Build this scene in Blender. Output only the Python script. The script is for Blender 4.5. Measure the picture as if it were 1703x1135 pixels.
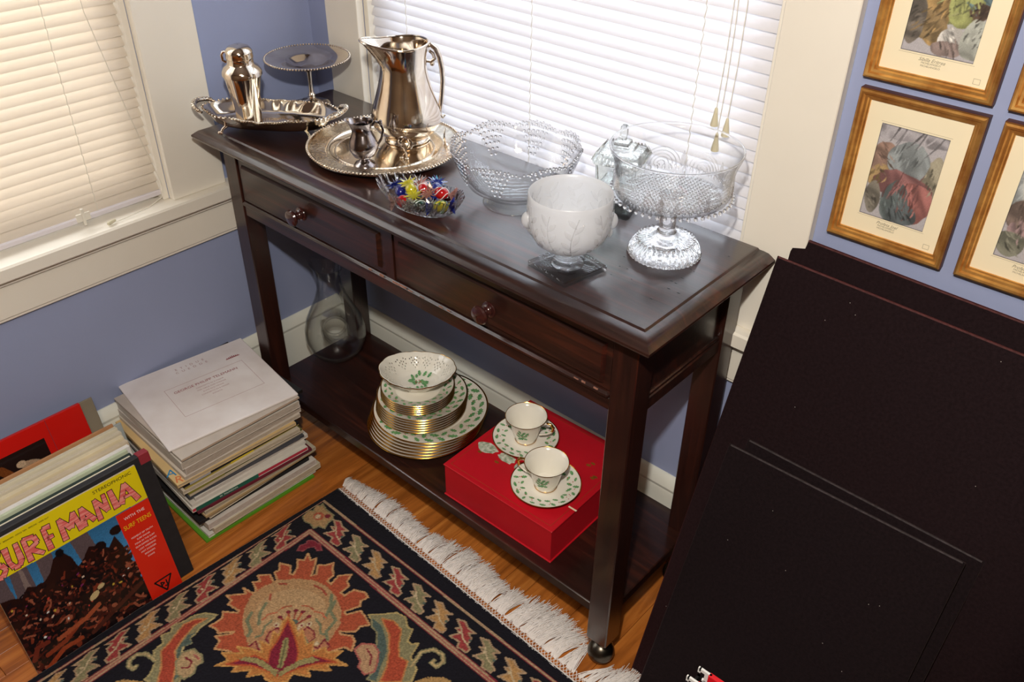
import bpy, bmesh, math, random
import numpy as np
from mathutils import Vector, Matrix
random.seed(7); rng = np.random.RandomState(7)
PI = math.pi; R = math.radians
for o in list(bpy.data.objects): bpy.data.objects.remove(o)
S = bpy.context.scene; COL = S.collection

# ------------------------------------------------ camera, light, exposure
def cam_matrix(yaw, pit, rol):
    f = Vector((-math.sin(yaw)*math.cos(pit), math.cos(yaw)*math.cos(pit), -math.sin(pit)))
    r = Vector((math.cos(yaw), math.sin(yaw), 0)); u = r.cross(f)
    r2 = r*math.cos(rol)+u*math.sin(rol); u2 = -r*math.sin(rol)+u*math.cos(rol)
    return Matrix((r2, u2, -f)).transposed(), r2, u2, f
CM, CR, CU, CF = cam_matrix(.7231, .6126, .0134)
CP = Vector((1.785, -1.2865, 1.5689))
cam = bpy.data.cameras.new('camera'); co = bpy.data.objects.new('camera', cam); COL.objects.link(co)
co.matrix_world = Matrix.Translation(CP) @ CM.to_4x4()
cam.sensor_width = 36; cam.lens = 1471.3/1703*36; cam.clip_start = .02
S.camera = co
S.view_settings.view_transform = 'Standard'; S.view_settings.look = 'None'
S.view_settings.gamma = 1; S.view_settings.use_curve_mapping = False
S.view_settings.exposure = 0.0
S.cycles.max_bounces = 20; S.cycles.transmission_bounces = 20; S.cycles.transparent_max_bounces = 64; S.cycles.glossy_bounces = 6
W = bpy.data.worlds.new('world'); S.world = W; W.use_nodes = True
W.node_tree.nodes['Background'].inputs[0].default_value = (.72, .84, 1, 1)
W.node_tree.nodes['Background'].inputs[1].default_value = 2.0
def area(name, loc, target, sx, sy, power, col):
    l = bpy.data.lights.new(name, 'AREA'); l.shape = 'RECTANGLE'; l.size = sx; l.size_y = sy
    l.energy = power; l.color = col
    o = bpy.data.objects.new(name, l); COL.objects.link(o); o.location = loc
    o.rotation_euler = (Vector(target)-Vector(loc)).to_track_quat('-Z', 'Y').to_euler()
    return o
# the camera's flash, a little above the lens
fl = bpy.data.lights.new('camera_flash', 'SPOT'); fl.energy = 68; fl.color = (1, .95, .88)
fl.shadow_soft_size = .022; fl.spot_size = R(100); fl.spot_blend = .5
fo = bpy.data.objects.new('camera_flash', fl); COL.objects.link(fo)
fo.location = CP + CU*.24 - CR*.04
fo.rotation_euler = (CF + CU*.02).to_track_quat('-Z', 'Y').to_euler()
# daylight outside the two windows, the ceiling lamp of the room
area('daylight_back', (.69, .55, 1.35), (.69, 0, 1.3), 1.3, 1.5, 31, (.88, .93, 1))
area('daylight_left', (-.55, -.94, 1.35), (0, -.94, 1.3), 1.3, 1.5, 33, (1, .96, .92))
area('ceiling_lamp', (1.9, -1.7, 2.42), (1.9, -1.7, 0), .5, .5, 15, (1, .78, .55))

# ------------------------------------------------ materials
def lin(c):
    return tuple(((x/255)/12.92 if x <= 10.3 else (((x/255)+.055)/1.055)**2.4) for x in c)
MATS = {}
def mat(name, rgb=(200, 200, 200), rough=.5, metal=0, vary=0, scale=8, rgb2=None, bump=0, bscale=60,
        coat=0, sheen=0, tint=None, trans=0, ior=1.45, stretch=None, vcol=False, spec=.5, sss=0, thr=None):
    m = bpy.data.materials.new(name); m.use_nodes = True; nt = m.node_tree; b = nt.nodes['Principled BSDF']
    N = nt.nodes.new; L = nt.links.new
    b.inputs['Roughness'].default_value = rough; b.inputs['Metallic'].default_value = metal
    b.inputs['Specular IOR Level'].default_value = spec; b.inputs['IOR'].default_value = ior
    b.inputs['Coat Weight'].default_value = coat; b.inputs['Coat Roughness'].default_value = .12
    b.inputs['Sheen Weight'].default_value = sheen
    if tint: b.inputs['Sheen Tint'].default_value = (*lin(tint), 1)
    b.inputs['Transmission Weight'].default_value = trans
    c = (*lin(rgb), 1)
    b.inputs['Base Color'].default_value = c
    tc = N('ShaderNodeTexCoord'); mp = N('ShaderNodeMapping'); L(tc.outputs['Object'], mp.inputs[0])
    if stretch: mp.inputs['Scale'].default_value = stretch
    src = None
    if vcol:
        a = N('ShaderNodeVertexColor'); a.layer_name = 'Col'; src = a.outputs[0]
    if vary or rgb2:
        nz = N('ShaderNodeTexNoise'); nz.inputs['Scale'].default_value = scale; nz.inputs['Detail'].default_value = 6
        L(mp.outputs[0], nz.inputs['Vector'])
        rp = N('ShaderNodeValToRGB'); L(nz.outputs['Fac'], rp.inputs[0])
        lo, hi = thr or (.35, .65)
        rp.color_ramp.elements[0].position = lo; rp.color_ramp.elements[1].position = hi
        if rgb2: c2 = (*lin(rgb2), 1)
        else: c2 = tuple(min(1, x*(1-vary)) for x in c[:3])+(1,)
        rp.color_ramp.elements[0].color = c2; rp.color_ramp.elements[1].color = c
        if src:
            mx = N('ShaderNodeMix'); mx.data_type = 'RGBA'; mx.blend_type = 'MULTIPLY'; mx.inputs[0].default_value = 1
            rp.color_ramp.elements[0].color = (1-vary,)*3+(1,); rp.color_ramp.elements[1].color = (1, 1, 1, 1)
            L(src, mx.inputs[6]); L(rp.outputs[0], mx.inputs[7]); src = mx.outputs[2]
        else: src = rp.outputs[0]
    if src: L(src, b.inputs['Base Color'])
    if bump:
        n2 = N('ShaderNodeTexNoise'); n2.inputs['Scale'].default_value = bscale; n2.inputs['Detail'].default_value = 4
        L(mp.outputs[0], n2.inputs['Vector'])
        bp = N('ShaderNodeBump'); bp.inputs['Strength'].default_value = bump; bp.inputs['Distance'].default_value = .002
        L(n2.outputs['Fac'], bp.inputs['Height']); L(bp.outputs[0], b.inputs['Normal'])
    MATS[name] = m
    return m
def wood(name, dark, mid, light, axis=0, rough=.3, coat=.3, scale=1.0, chips=None, perobj=0):
    m = bpy.data.materials.new(name); m.use_nodes = True; nt = m.node_tree; b = nt.nodes['Principled BSDF']
    N = nt.nodes.new; L = nt.links.new
    tc = N('ShaderNodeTexCoord'); mp = N('ShaderNodeMapping'); L(tc.outputs['Object'], mp.inputs[0])
    sc = [26*scale]*3; sc[axis] = 1.6*scale; mp.inputs['Scale'].default_value = sc
    oi = N('ShaderNodeObjectInfo')
    if perobj:
        cm = N('ShaderNodeVectorMath'); cm.operation = 'SCALE'; L(oi.outputs['Random'], cm.inputs['Scale'])
        cm.inputs[0].default_value = (40, 40, 40); L(cm.outputs[0], mp.inputs['Location'])
    nz = N('ShaderNodeTexNoise'); nz.inputs['Scale'].default_value = 1.6; nz.inputs['Detail'].default_value = 9
    nz.inputs['Distortion'].default_value = 1.2; nz.inputs['Roughness'].default_value = .62; L(mp.outputs[0], nz.inputs['Vector'])
    rp = N('ShaderNodeValToRGB'); L(nz.outputs['Fac'], rp.inputs[0]); cr = rp.color_ramp
    cr.elements[0].position = .3; cr.elements[0].color = (*lin(dark), 1)
    cr.elements[1].position = .72; cr.elements[1].color = (*lin(light), 1)
    e = cr.elements.new(.52); e.color = (*lin(mid), 1)
    out = rp.outputs[0]
    if perobj:
        hs = N('ShaderNodeHueSaturation'); mr = N('ShaderNodeMapRange'); L(oi.outputs['Random'], mr.inputs[0])
        mr.inputs[3].default_value = 1-perobj; mr.inputs[4].default_value = 1+perobj
        L(mr.outputs[0], hs.inputs['Value']); L(out, hs.inputs['Color']); out = hs.outputs[0]
    if chips:
        n3 = N('ShaderNodeTexNoise'); n3.inputs['Scale'].default_value = 75; n3.inputs['Detail'].default_value = 3
        L(tc.outputs['Object'], n3.inputs['Vector']); r3 = N('ShaderNodeMath'); r3.operation = 'GREATER_THAN'
        r3.inputs[1].default_value = chips[1]; L(n3.outputs['Fac'], r3.inputs[0])
        mx = N('ShaderNodeMix'); mx.data_type = 'RGBA'; L(r3.outputs[0], mx.inputs[0]); L(out, mx.inputs[6])
        mx.inputs[7].default_value = (*lin(chips[0]), 1); out = mx.outputs[2]
    L(out, b.inputs['Base Color'])
    b.inputs['Roughness'].default_value = rough; b.inputs['Coat Weight'].default_value = coat; b.inputs['Coat Roughness'].default_value = .15
    bp = N('ShaderNodeBump'); bp.inputs['Strength'].default_value = .25; bp.inputs['Distance'].default_value = .0012
    L(nz.outputs['Fac'], bp.inputs['Height']); L(bp.outputs[0], b.inputs['Normal'])
    MATS[name] = m
    return m
def glass(name, tint=(1, 1, 1), frost=0.0, see=.55, refr=.35, bump=0, bscale=120, white=0.0, edge=.75, ior=1.38, dark=.42):
    """clear glass: part of the light goes straight through, part is refracted, the rim reflects (fresnel)"""
    m = bpy.data.materials.new(name); m.use_nodes = True; nt = m.node_tree; nt.nodes.clear()
    N = nt.nodes.new; L = nt.links.new
    out = N('ShaderNodeOutputMaterial'); tr = N('ShaderNodeBsdfTransparent'); rf = N('ShaderNodeBsdfRefraction')
    gl = N('ShaderNodeBsdfGlossy'); fr = N('ShaderNodeFresnel'); m1 = N('ShaderNodeMixShader'); m2 = N('ShaderNodeMixShader')
    tr.inputs[0].default_value = (*tint, 1); rf.inputs[0].default_value = (*[t*.97 for t in tint], 1)
    rf.inputs['IOR'].default_value = ior; rf.inputs['Roughness'].default_value = max(.01, frost)
    gl.inputs[0].default_value = (1, 1, 1, 1); gl.inputs['Roughness'].default_value = .04+frost; fr.inputs[0].default_value = 1.5
    L(tr.outputs[0], m1.inputs[1]); L(rf.outputs[0], m1.inputs[2]); m1.inputs[0].default_value = refr
    lw = N('ShaderNodeLayerWeight'); lw.inputs[0].default_value = .5
    mm = N('ShaderNodeMath'); mm.operation = 'MULTIPLY_ADD'; pw_ = N('ShaderNodeMath'); pw_.operation = 'POWER'; L(lw.outputs['Facing'], pw_.inputs[0]); pw_.inputs[1].default_value = 4.2
    L(pw_.outputs[0], mm.inputs[0]); mm.inputs[1].default_value = edge*.8; mm.inputs[2].default_value = .035
    tn = N('ShaderNodeMix'); tn.data_type = 'RGBA'; p3 = N('ShaderNodeMath'); p3.operation = 'POWER'; L(lw.outputs['Facing'], p3.inputs[0]); p3.inputs[1].default_value = 3.2
    L(p3.outputs[0], tn.inputs[0]); tn.inputs[6].default_value = (*tint, 1); tn.inputs[7].default_value = (dark, dark, dark*1.02, 1); L(tn.outputs[2], tr.inputs[0])
    body = m1.outputs[0]
    if white:
        df = N('ShaderNodeBsdfDiffuse'); df.inputs[0].default_value = (.95, .96, .98, 1)
        tl = N('ShaderNodeBsdfTranslucent'); tl.inputs[0].default_value = (.95, .96, .98, 1)
        m4 = N('ShaderNodeMixShader'); m4.inputs[0].default_value = .45; L(df.outputs[0], m4.inputs[1]); L(tl.outputs[0], m4.inputs[2])
        m3 = N('ShaderNodeMixShader'); m3.inputs[0].default_value = white; L(body, m3.inputs[1]); L(m4.outputs[0], m3.inputs[2]); body = m3.outputs[0]
    L(mm.outputs[0], m2.inputs[0]); L(body, m2.inputs[1]); L(gl.outputs[0], m2.inputs[2]); L(m2.outputs[0], out.inputs[0])
    if bump:
        n2 = N('ShaderNodeTexNoise'); n2.inputs['Scale'].default_value = bscale; tc = N('ShaderNodeTexCoord'); L(tc.outputs['Object'], n2.inputs['Vector'])
        bp = N('ShaderNodeBump'); bp.inputs['Strength'].default_value = bump; bp.inputs['Distance'].default_value = .002
        L(n2.outputs['Fac'], bp.inputs['Height'])
        for s in (rf, gl, lw): L(bp.outputs[0], s.inputs['Normal'])
    MATS[name] = m
    return m
def blind_mat(name, rgb, tl):
    m = bpy.data.materials.new(name); m.use_nodes = True; nt = m.node_tree; b = nt.nodes['Principled BSDF']
    b.inputs['Base Color'].default_value = (*lin(rgb), 1); b.inputs['Roughness'].default_value = .4
    t = nt.nodes.new('ShaderNodeBsdfTranslucent'); t.inputs[0].default_value = (*lin(rgb), 1)
    nz = nt.nodes.new('ShaderNodeTexNoise'); nz.inputs['Scale'].default_value = 30
    mx = nt.nodes.new('ShaderNodeMixShader'); mx.inputs[0].default_value = tl
    nt.links.new(b.outputs[0], mx.inputs[1]); nt.links.new(t.outputs[0], mx.inputs[2])
    nt.links.new(mx.outputs[0], nt.nodes['Material Output'].inputs[0]); MATS[name] = m
    return m
M_wall = mat('blue_paint', (152, 162, 196), .55, vary=.04, scale=3, bump=.08, bscale=90)
M_trim = mat('cream_trim_paint', (236, 230, 217), .4, vary=.04, scale=4, bump=.05, bscale=40)
M_base = mat('white_baseboard_paint', (232, 233, 222), .35, vary=.04, scale=5)
M_ceil = mat('ceiling_paint', (235, 230, 220), .7, vary=.03)
M_room = mat('far_wall_paint', (176, 160, 142), .6, vary=.15, scale=1.5)
M_floor = wood('oak_floor', (132, 72, 26), (184, 108, 44), (208, 134, 62), axis=1, rough=.33, coat=.25, perobj=.14)
M_gap = mat('floor_joint', (60, 30, 14), .8, vary=.2)
M_dark = wood('espresso_wood', (26, 14, 12), (44, 23, 18), (72, 34, 23), axis=0, rough=.3, coat=.5, scale=.9)
M_darkz = wood('espresso_wood_upright', (34, 17, 14), (46, 22, 17), (64, 30, 21), axis=2, rough=.32, coat=.45, scale=.9, chips=((150, 120, 100), .79))
M_knob = mat('espresso_knob', (62, 30, 28), .18, vary=.3, scale=30, coat=.8)
M_chip = mat('worn_bare_wood', (176, 124, 104), .7, vary=.4, scale=120)
M_bronze = mat('dark_bronze', (112, 106, 96), .3, metal=1, vary=.3, scale=30)
M_silver = mat('tarnished_silver', (240, 230, 212), .1, metal=1, vary=.25, scale=14, rgb2=(214, 198, 182), bump=.05, bscale=30)
M_silver2 = mat('embossed_silver', (236, 228, 214), .2, metal=1, vary=.3, scale=30, rgb2=(188, 170, 150), bump=.9, bscale=160)
M_silver3 = mat('grey_silver', (190, 184, 184), .16, metal=1, vary=.3, scale=20, rgb2=(120, 108, 106), bump=.05)
M_gold = mat('gold_rim', (232, 176, 84), .18, metal=1, vary=.15, scale=40)
M_framegold = mat('gilt_frame', (228, 176, 100), .3, metal=.75, vary=.3, scale=40, stretch=(1, 1, 1), rgb2=(190, 130, 66))
M_frameside = mat('frame_side_brown', (92, 46, 30), .5, vary=.3, scale=20)
M_porc = mat('ivory_porcelain', (244, 240, 228), .08, vary=.02, scale=10, coat=.6)
M_holly = mat('holly_leaf_print', (70, 140, 84), .3, vary=.5, scale=160, rgb2=(128, 176, 120))
M_berry = mat('berry_print', (190, 44, 44), .3, vary=.2, scale=60)
M_red = mat('red_box_paper', (196, 20, 36), .42, vary=.1, scale=10)
M_redgold = mat('tan_box_line', (150, 70, 30), .5, vary=.2, scale=60)
M_torn = mat('torn_paper', (214, 214, 202), .8, vary=.5, scale=120, rgb2=(130, 150, 120))
M_glue = mat('dried_glue', (140, 84, 22), .5, vary=.3, scale=60)
M_velvet = mat('black_velvet', (30, 20, 23), .95, sheen=.3, tint=(170, 80, 80), vary=.4, scale=200, bump=.3, bscale=400, spec=.15)
M_edge1 = mat('painted_reddish_velvet_sheen', (84, 46, 46), .9, sheen=.5, tint=(220, 130, 120), vary=.5, scale=160)  # reddish sheen along the tall boards' edges, painted as a lighter base colour
M_edge2 = mat('painted_grey_velvet_sheen', (66, 58, 60), .9, sheen=.5, tint=(190, 180, 180), vary=.6, scale=160)  # same painted sheen in grey, for the smaller boards
M_velvet2 = mat('black_velvet_grey_edge', (26, 17, 20), .95, sheen=.25, tint=(140, 120, 120), vary=.4, scale=200, bump=.3, bscale=400, spec=.15)
M_lint = mat('lint', (190, 185, 180), .9, vary=.1)
M_cotton = mat('white_cotton', (246, 240, 236), .9, vary=.1, scale=90)
M_mat = mat('cream_mount_board', (238, 226, 194), .8, vary=.03)
M_ink = mat('grey_ink', (150, 142, 122), .8, vary=.1)
M_vcol = mat('printed_paper', vcol=True, rough=.5)
M_cover = mat('glossy_printed_cover', vcol=True, rough=.22, coat=.3)
M_pile = mat('wool_pile', vcol=True, rough=.95, vary=.25, scale=260, sheen=.15, spec=.1)
M_glass = glass('clear_glass', (.994, .996, .993), refr=.0, edge=.7)
def true_glass(name, rgb, bump, bscale, clear):
    # solid refracting glass with some plain see-through, for pressed and cut pieces
    m = bpy.data.materials.new(name); m.use_nodes = True; nt = m.node_tree; nt.nodes.clear(); N = nt.nodes.new; L = nt.links.new
    out = N('ShaderNodeOutputMaterial'); g = N('ShaderNodeBsdfGlass'); g.inputs['Color'].default_value = (*rgb, 1); g.inputs['IOR'].default_value = 1.45; g.inputs['Roughness'].default_value = .015
    t = N('ShaderNodeBsdfTransparent'); t.inputs[0].default_value = (*rgb, 1); mx = N('ShaderNodeMixShader'); mx.inputs[0].default_value = clear
    L(g.outputs[0], mx.inputs[1]); L(t.outputs[0], mx.inputs[2]); L(mx.outputs[0], out.inputs[0])
    n2 = N('ShaderNodeTexNoise'); n2.inputs['Scale'].default_value = bscale; tc = N('ShaderNodeTexCoord'); L(tc.outputs['Object'], n2.inputs['Vector'])
    bp = N('ShaderNodeBump'); bp.inputs['Strength'].default_value = bump; bp.inputs['Distance'].default_value = .001; L(n2.outputs['Fac'], bp.inputs['Height']); L(bp.outputs[0], g.inputs['Normal'])
    return m
M_cut = true_glass('cut_glass', (.995, .992, .99), .3, 160, .12)
M_cutg = true_glass('greenish_pressed_glass', (.985, .995, .98), .3, 120, .12)
M_solid = true_glass('solid_clear_glass', (.998, .998, .998), .02, 60, .38)
M_frost = glass('frosted_glass', (.93, .94, .95), frost=.3, refr=.4, white=.6, edge=.3, dark=.8)
M_relief = glass('clear_relief_glass', (.99, .99, .99), refr=.0, white=.12, edge=.9, dark=.5)
M_pane = glass('window_pane_glass', (.97, .98, .98), refr=0, edge=.5)
M_blindL = blind_mat('cream_vinyl_slat', (232, 223, 210), .4)
M_blindB = blind_mat('white_vinyl_slat', (236, 234, 236), .4)
M_rail = mat('lilac_white_rail', (214, 208, 212), .35, vary=.03)
M_cord = mat('white_cord', (226, 220, 206), .7, vary=.05)
M_tassel = mat('tassel_plastic', (212, 204, 176), .4, vary=.05)
M_vinyl = mat('black_vinyl', (22, 20, 22), .35, vary=.1)
M_blackcover = mat('black_album_cloth', (38, 37, 40), .6, vary=.2, scale=60, bump=.2, bscale=300)

# ------------------------------------------------ mesh helpers
class G:
    def __init__(s): s.v = []; s.f = []
    def add(s, vs, fs):
        n = len(s.v); s.v += [tuple(v) for v in vs]; s.f += [tuple(i+n for i in f) for f in fs]; return s
    def box(s, a, b, M=None):
        (x0, y0, z0), (x1, y1, z1) = a, b
        vs = [(x0, y0, z0), (x1, y0, z0), (x1, y1, z0), (x0, y1, z0), (x0, y0, z1), (x1, y0, z1), (x1, y1, z1), (x0, y1, z1)]
        if M: vs = [M @ Vector(v) for v in vs]
        return s.add(vs, [(3, 2, 1, 0), (4, 5, 6, 7), (0, 1, 5, 4), (1, 2, 6, 5), (2, 3, 7, 6), (3, 0, 4, 7)])
    def cbox(s, a, b, c=.002, M=None):
        """box with chamfered edges"""
        (x0, y0, z0), (x1, y1, z1) = a, b
        loops = []
        for z, i in ((z0, c), (z0+c, 0), (z1-c, 0), (z1, c)):
            X0, X1, Y0, Y1 = x0+i, x1-i, y0+i, y1-i; k = c*.7
            loops.append([(X0+k, Y0, z), (X1-k, Y0, z), (X1, Y0+k, z), (X1, Y1-k, z), (X1-k, Y1, z), (X0+k, Y1, z), (X0, Y1-k, z), (X0, Y0+k, z)])
        return s.loft(loops, M=M)
    def loft(s, loops, closed=True, caps=(True, True), M=None):
        n = len(loops[0]); vs = [p for l in loops for p in l]
        if M: vs = [M @ Vector(v) for v in vs]
        fs = []
        for i in range(len(loops)-1):
            for j in range(n if closed else n-1):
                k = (j+1) % n; fs.append((i*n+j, i*n+k, (i+1)*n+k, (i+1)*n+j))
        if caps[0]: fs.append(tuple(reversed(range(n))))
        if caps[1]: fs.append(tuple(range((len(loops)-1)*n, len(loops)*n)))
        return s.add(vs, fs)
    def lathe(s, prof, n=48, fn=None, c=(0, 0, 0), closed_prof=False, caps=(False, False)):
        loops = []
        for i, (r, z) in enumerate(prof):
            l = []
            for j in range(n):
                a = 2*PI*j/n; rr, zz = (fn(a, r, z, i) if fn else (r, z))
                l.append((c[0]+rr*math.cos(a), c[1]+rr*math.sin(a), c[2]+zz))
            loops.append(l)
        if closed_prof: loops.append(loops[0])
        return s.loft(loops, caps=caps)
    def tube(s, path, rad, n=8, caps=True, closed=False):
        P = [Vector(p) for p in path]; m = len(P); loops = []; up = None
        for i, p in enumerate(P):
            t = (P[min(i+1, m-1)]-P[max(i-1, 0)])
            if closed: t = P[(i+1) % m]-P[i-1]
            t.normalize()
            if up is None: up = t.orthogonal().normalized()
            up = (up - t*up.dot(t)); up.normalize(); w = t.cross(up)
            r = rad[i] if isinstance(rad, (list, tuple)) else rad
            if isinstance(r, tuple): ra, rb = r
            else: ra = rb = r
            loops.append([tuple(p+up*ra*math.cos(2*PI*j/n)+w*rb*math.sin(2*PI*j/n)) for j in range(n)])
        if closed: loops.append(loops[0]); caps = False
        return s.loft(loops, caps=(caps, caps))
    def ell(s, c, r, n=12, m=8, M=None):
        prof = [(math.sin(PI*i/m), -math.cos(PI*i/m)) for i in range(m+1)]
        loops = [[(c[0]+r[0]*max(a, .001)*math.cos(2*PI*j/n), c[1]+r[1]*max(a, .001)*math.sin(2*PI*j/n), c[2]+r[2]*b) for j in range(n)] for a, b in prof]
        return s.loft(loops, M=M)
    def build(s, name, m, parent=None, smooth=40, loc=None, rz=0):
        me = bpy.data.meshes.new(name); me.from_pydata(s.v, [], s.f); me.validate()
        bm = bmesh.new(); bm.from_mesh(me); bmesh.ops.recalc_face_normals(bm, faces=bm.faces); bm.to_mesh(me); bm.free()
        me.materials.append(m)
        if smooth:
            me.shade_smooth(); me.set_sharp_from_angle(angle=R(smooth))
        o = bpy.data.objects.new(name, me); COL.objects.link(o)
        if parent: o.parent = parent
        if loc is not None: o.location = loc
        if rz: o.rotation_euler = (0, 0, rz)
        return o
def tag(o, label=None, cat=None, group=None, kind=None):
    if label: o['label'] = label
    if cat: o['category'] = cat
    if group: o['group'] = group
    if kind: o['kind'] = kind
    return o
def empty(name, loc=(0, 0, 0), rz=0, label=None, cat=None, group=None, kind=None, rot=None):
    o = bpy.data.objects.new(name, None); COL.objects.link(o); o.location = loc
    o.rotation_euler = rot if rot is not None else (0, 0, rz); o.empty_display_size = .03
    return tag(o, label, cat, group, kind)
def piece(src, parent, loc=(0, 0, 0), rot=(0, 0, 0), name=None):
    o = src.copy(); COL.objects.link(o); o.parent = parent; o.location = loc; o.rotation_euler = rot
    return o
def copy_tree(o, parent=None):
    c = o.copy(); COL.objects.link(c); c.parent = parent
    for ch in [x for x in bpy.data.objects if x.parent == o]: copy_tree(ch, c)
    return c
def text(s, size, m, parent, M, name='lettering', ext=.0001, align='CENTER', sx=1.0, shear=0, space=1.0):
    cu = bpy.data.curves.new(name, 'FONT'); cu.body = s; cu.size = size; cu.extrude = ext; cu.align_x = align; cu.align_y = 'CENTER'
    cu.shear = shear; cu.space_character = space; cu.resolution_u = 3
    t = bpy.data.objects.new('tmp_text', cu); COL.objects.link(t)
    dg = bpy.context.evaluated_depsgraph_get(); me = bpy.data.meshes.new_from_object(t.evaluated_get(dg))
    bpy.data.objects.remove(t); me.materials.clear(); me.materials.append(m)
    me.transform(Matrix.Diagonal((sx, 1, 1, 1)))
    o = bpy.data.objects.new(name, me); COL.objects.link(o); o.parent = parent; o.matrix_local = M
    return o

# painted surfaces: a canvas of colours rasterised here and carried by the vertices of a fine grid
class Canvas:
    def __init__(s, x0, y0, x1, y1, step, bg):
        s.x0, s.y0, s.step = x0, y0, step
        s.w = int(round((x1-x0)/step))+1; s.h = int(round((y1-y0)/step))+1
        s.a = np.empty((s.h, s.w, 3)); s.a[:] = bg
        s.X, s.Y = np.meshgrid(x0+np.arange(s.w)*step, y0+np.arange(s.h)*step)
    def _win(s, xa, ya, xb, yb):
        i0 = max(0, int((xa-s.x0)/s.step)-1); i1 = min(s.w, int((xb-s.x0)/s.step)+3)
        j0 = max(0, int((ya-s.y0)/s.step)-1); j1 = min(s.h, int((yb-s.y0)/s.step)+3)
        return slice(j0, max(j0, j1)), slice(i0, max(i0, i1))
    def poly(s, pts, c, jit=0):
        p = np.array(pts, float); w = s._win(p[:, 0].min(), p[:, 1].min(), p[:, 0].max(), p[:, 1].max())
        X, Y = s.X[w], s.Y[w]
        if X.size == 0: return
        if jit: X = X+rng.uniform(-jit, jit, X.shape); Y = Y+rng.uniform(-jit, jit, X.shape)
        ins = np.zeros(X.shape, bool); n = len(p)
        for i in range(n):
            (xa, ya), (xb, yb) = p[i], p[i-1]
            if ya == yb: continue
            k = ((ya > Y) != (yb > Y)) & (X < (xb-xa)*(Y-ya)/(yb-ya)+xa); ins ^= k
        s.a[w][ins] = c
    def line(s, pts, r, c, closed=False):
        pts = list(pts)+([pts[0]] if closed else [])
        for k in range(len(pts)-1):
            (xa, ya), (xb, yb) = pts[k], pts[k+1]; ra = r if not isinstance(r, (list, tuple)) else r[min(k, len(r)-1)]
            w = s._win(min(xa, xb)-ra, min(ya, yb)-ra, max(xa, xb)+ra, max(ya, yb)+ra); X, Y = s.X[w], s.Y[w]
            if X.size == 0: continue
            dx, dy = xb-xa, yb-ya; t = np.clip(((X-xa)*dx+(Y-ya)*dy)/max(1e-9, dx*dx+dy*dy), 0, 1)
            s.a[w][(X-xa-t*dx)**2+(Y-ya-t*dy)**2 < ra*ra] = c
    def dot(s, x, y, r, c, ry=None, ang=0):
        ry = ry or r; m = max(r, ry); w = s._win(x-m, y-m, x+m, y+m); X, Y = s.X[w]-x, s.Y[w]-y
        if X.size == 0: return
        ca, sa = math.cos(ang), math.sin(ang)
        s.a[w][((X*ca+Y*sa)/r)**2+((-X*sa+Y*ca)/ry)**2 < 1] = c
    def noise(s, amt):
        s.a *= 1+rng.uniform(-amt, amt, s.a.shape[:2])[..., None]
    def build(s, name, m, parent, M=None, z=0, pile=0, mapf=None, thick=0):
        lc = np.clip(s.a, 0, 255)/255; lc = np.where(lc <= .04045, lc/12.92, ((lc+.055)/1.055)**2.4)
        h, w = s.h, s.w; X, Y = s.X*.001, s.Y*.001
        if mapf: X, Y = mapf(X, Y)
        Z = np.full(X.shape, z) + (rng.uniform(0, pile, X.shape) if pile else 0)
        co = np.stack([X, Y, Z], -1).reshape(-1, 3)
        idx = np.arange(h*w).reshape(h, w)
        F = np.stack([idx[:-1, :-1], idx[:-1, 1:], idx[1:, 1:], idx[1:, :-1]], -1).reshape(-1, 4)
        if thick:   # skirt down to the underside
            ring = np.concatenate([idx[0, :], idx[1:, -1], idx[-1, -2::-1], idx[-2:0:-1, 0]])
            low = co[ring].copy(); low[:, 2] = z-thick; n0 = len(co); co = np.concatenate([co, low]); k = len(ring)
            a = np.arange(k); b = (a+1) % k
            F = np.concatenate([F, np.stack([ring[a], n0+a, n0+b, ring[b]], -1)])
            lc = np.concatenate([lc.reshape(-1, 3), lc.reshape(-1, 3)[ring]])
        me = bpy.data.meshes.new(name); me.vertices.add(len(co)); me.vertices.foreach_set('co', co.ravel())
        me.loops.add(F.size); me.loops.foreach_set('vertex_index', F.ravel())
        me.polygons.add(len(F)); me.polygons.foreach_set('loop_start', np.arange(len(F))*4)
        me.update(calc_edges=True)
        ca = me.color_attributes.new('Col', 'FLOAT_COLOR', 'POINT')
        ca.data.foreach_set('color', np.concatenate([lc.reshape(-1, 3), np.ones((len(co), 1))], 1).ravel())
        me.materials.append(m); me.shade_smooth()
        o = bpy.data.objects.new(name, me); COL.objects.link(o)
        if parent: o.parent = parent
        if M is not None: o.matrix_local = M
        return o
def frame_M(o, x, y):
    """matrix with origin o, local x and y axes given"""
    x = Vector(x).normalized(); y = Vector(y); y = (y-x*y.dot(x)).normalized(); z = x.cross(y)
    m = Matrix((x, y, z)).transposed().to_4x4(); m.translation = Vector(o); return m

# ------------------------------------------------ the room
RX, RY, RZ = 3.3, -3.1, 2.5
g = G().box((-.15, RY-.1, -.05), (RX+.1, .15, -.014)); floor = tag(g.build('floor', M_gap, smooth=0), 'narrow honey-coloured oak strip floor', kind='structure')
pw = .057; x = .0; k = 0
protos = {}
while x < 2.35:
    y = 0.0; first = rng.uniform(.3, 1.0)
    while y > -2.4:
        l = first if y == 0 else rng.choice([.55, .75, .95, 1.2]); first = 9
        if y == 0: l = rng.uniform(.35, 1.1)
        key = round(l, 2)
        if key not in protos:
            ob = G().cbox((0, -key+.0006, -.014), (pw-.0007, 0, 0), .0007).build('plank', M_floor, floor, smooth=0); protos[key] = ob; ob.location = (x, y, 0)
        else: piece(protos[key], floor, (x, y, 0))
        y -= key
    x += pw
tag(G().box((2.36, RY, -.014), (RX, 0, 0)).box((0, RY, -.014), (2.36, -2.4, 0)).build('floor_edge', M_floor, floor, 0))
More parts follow.
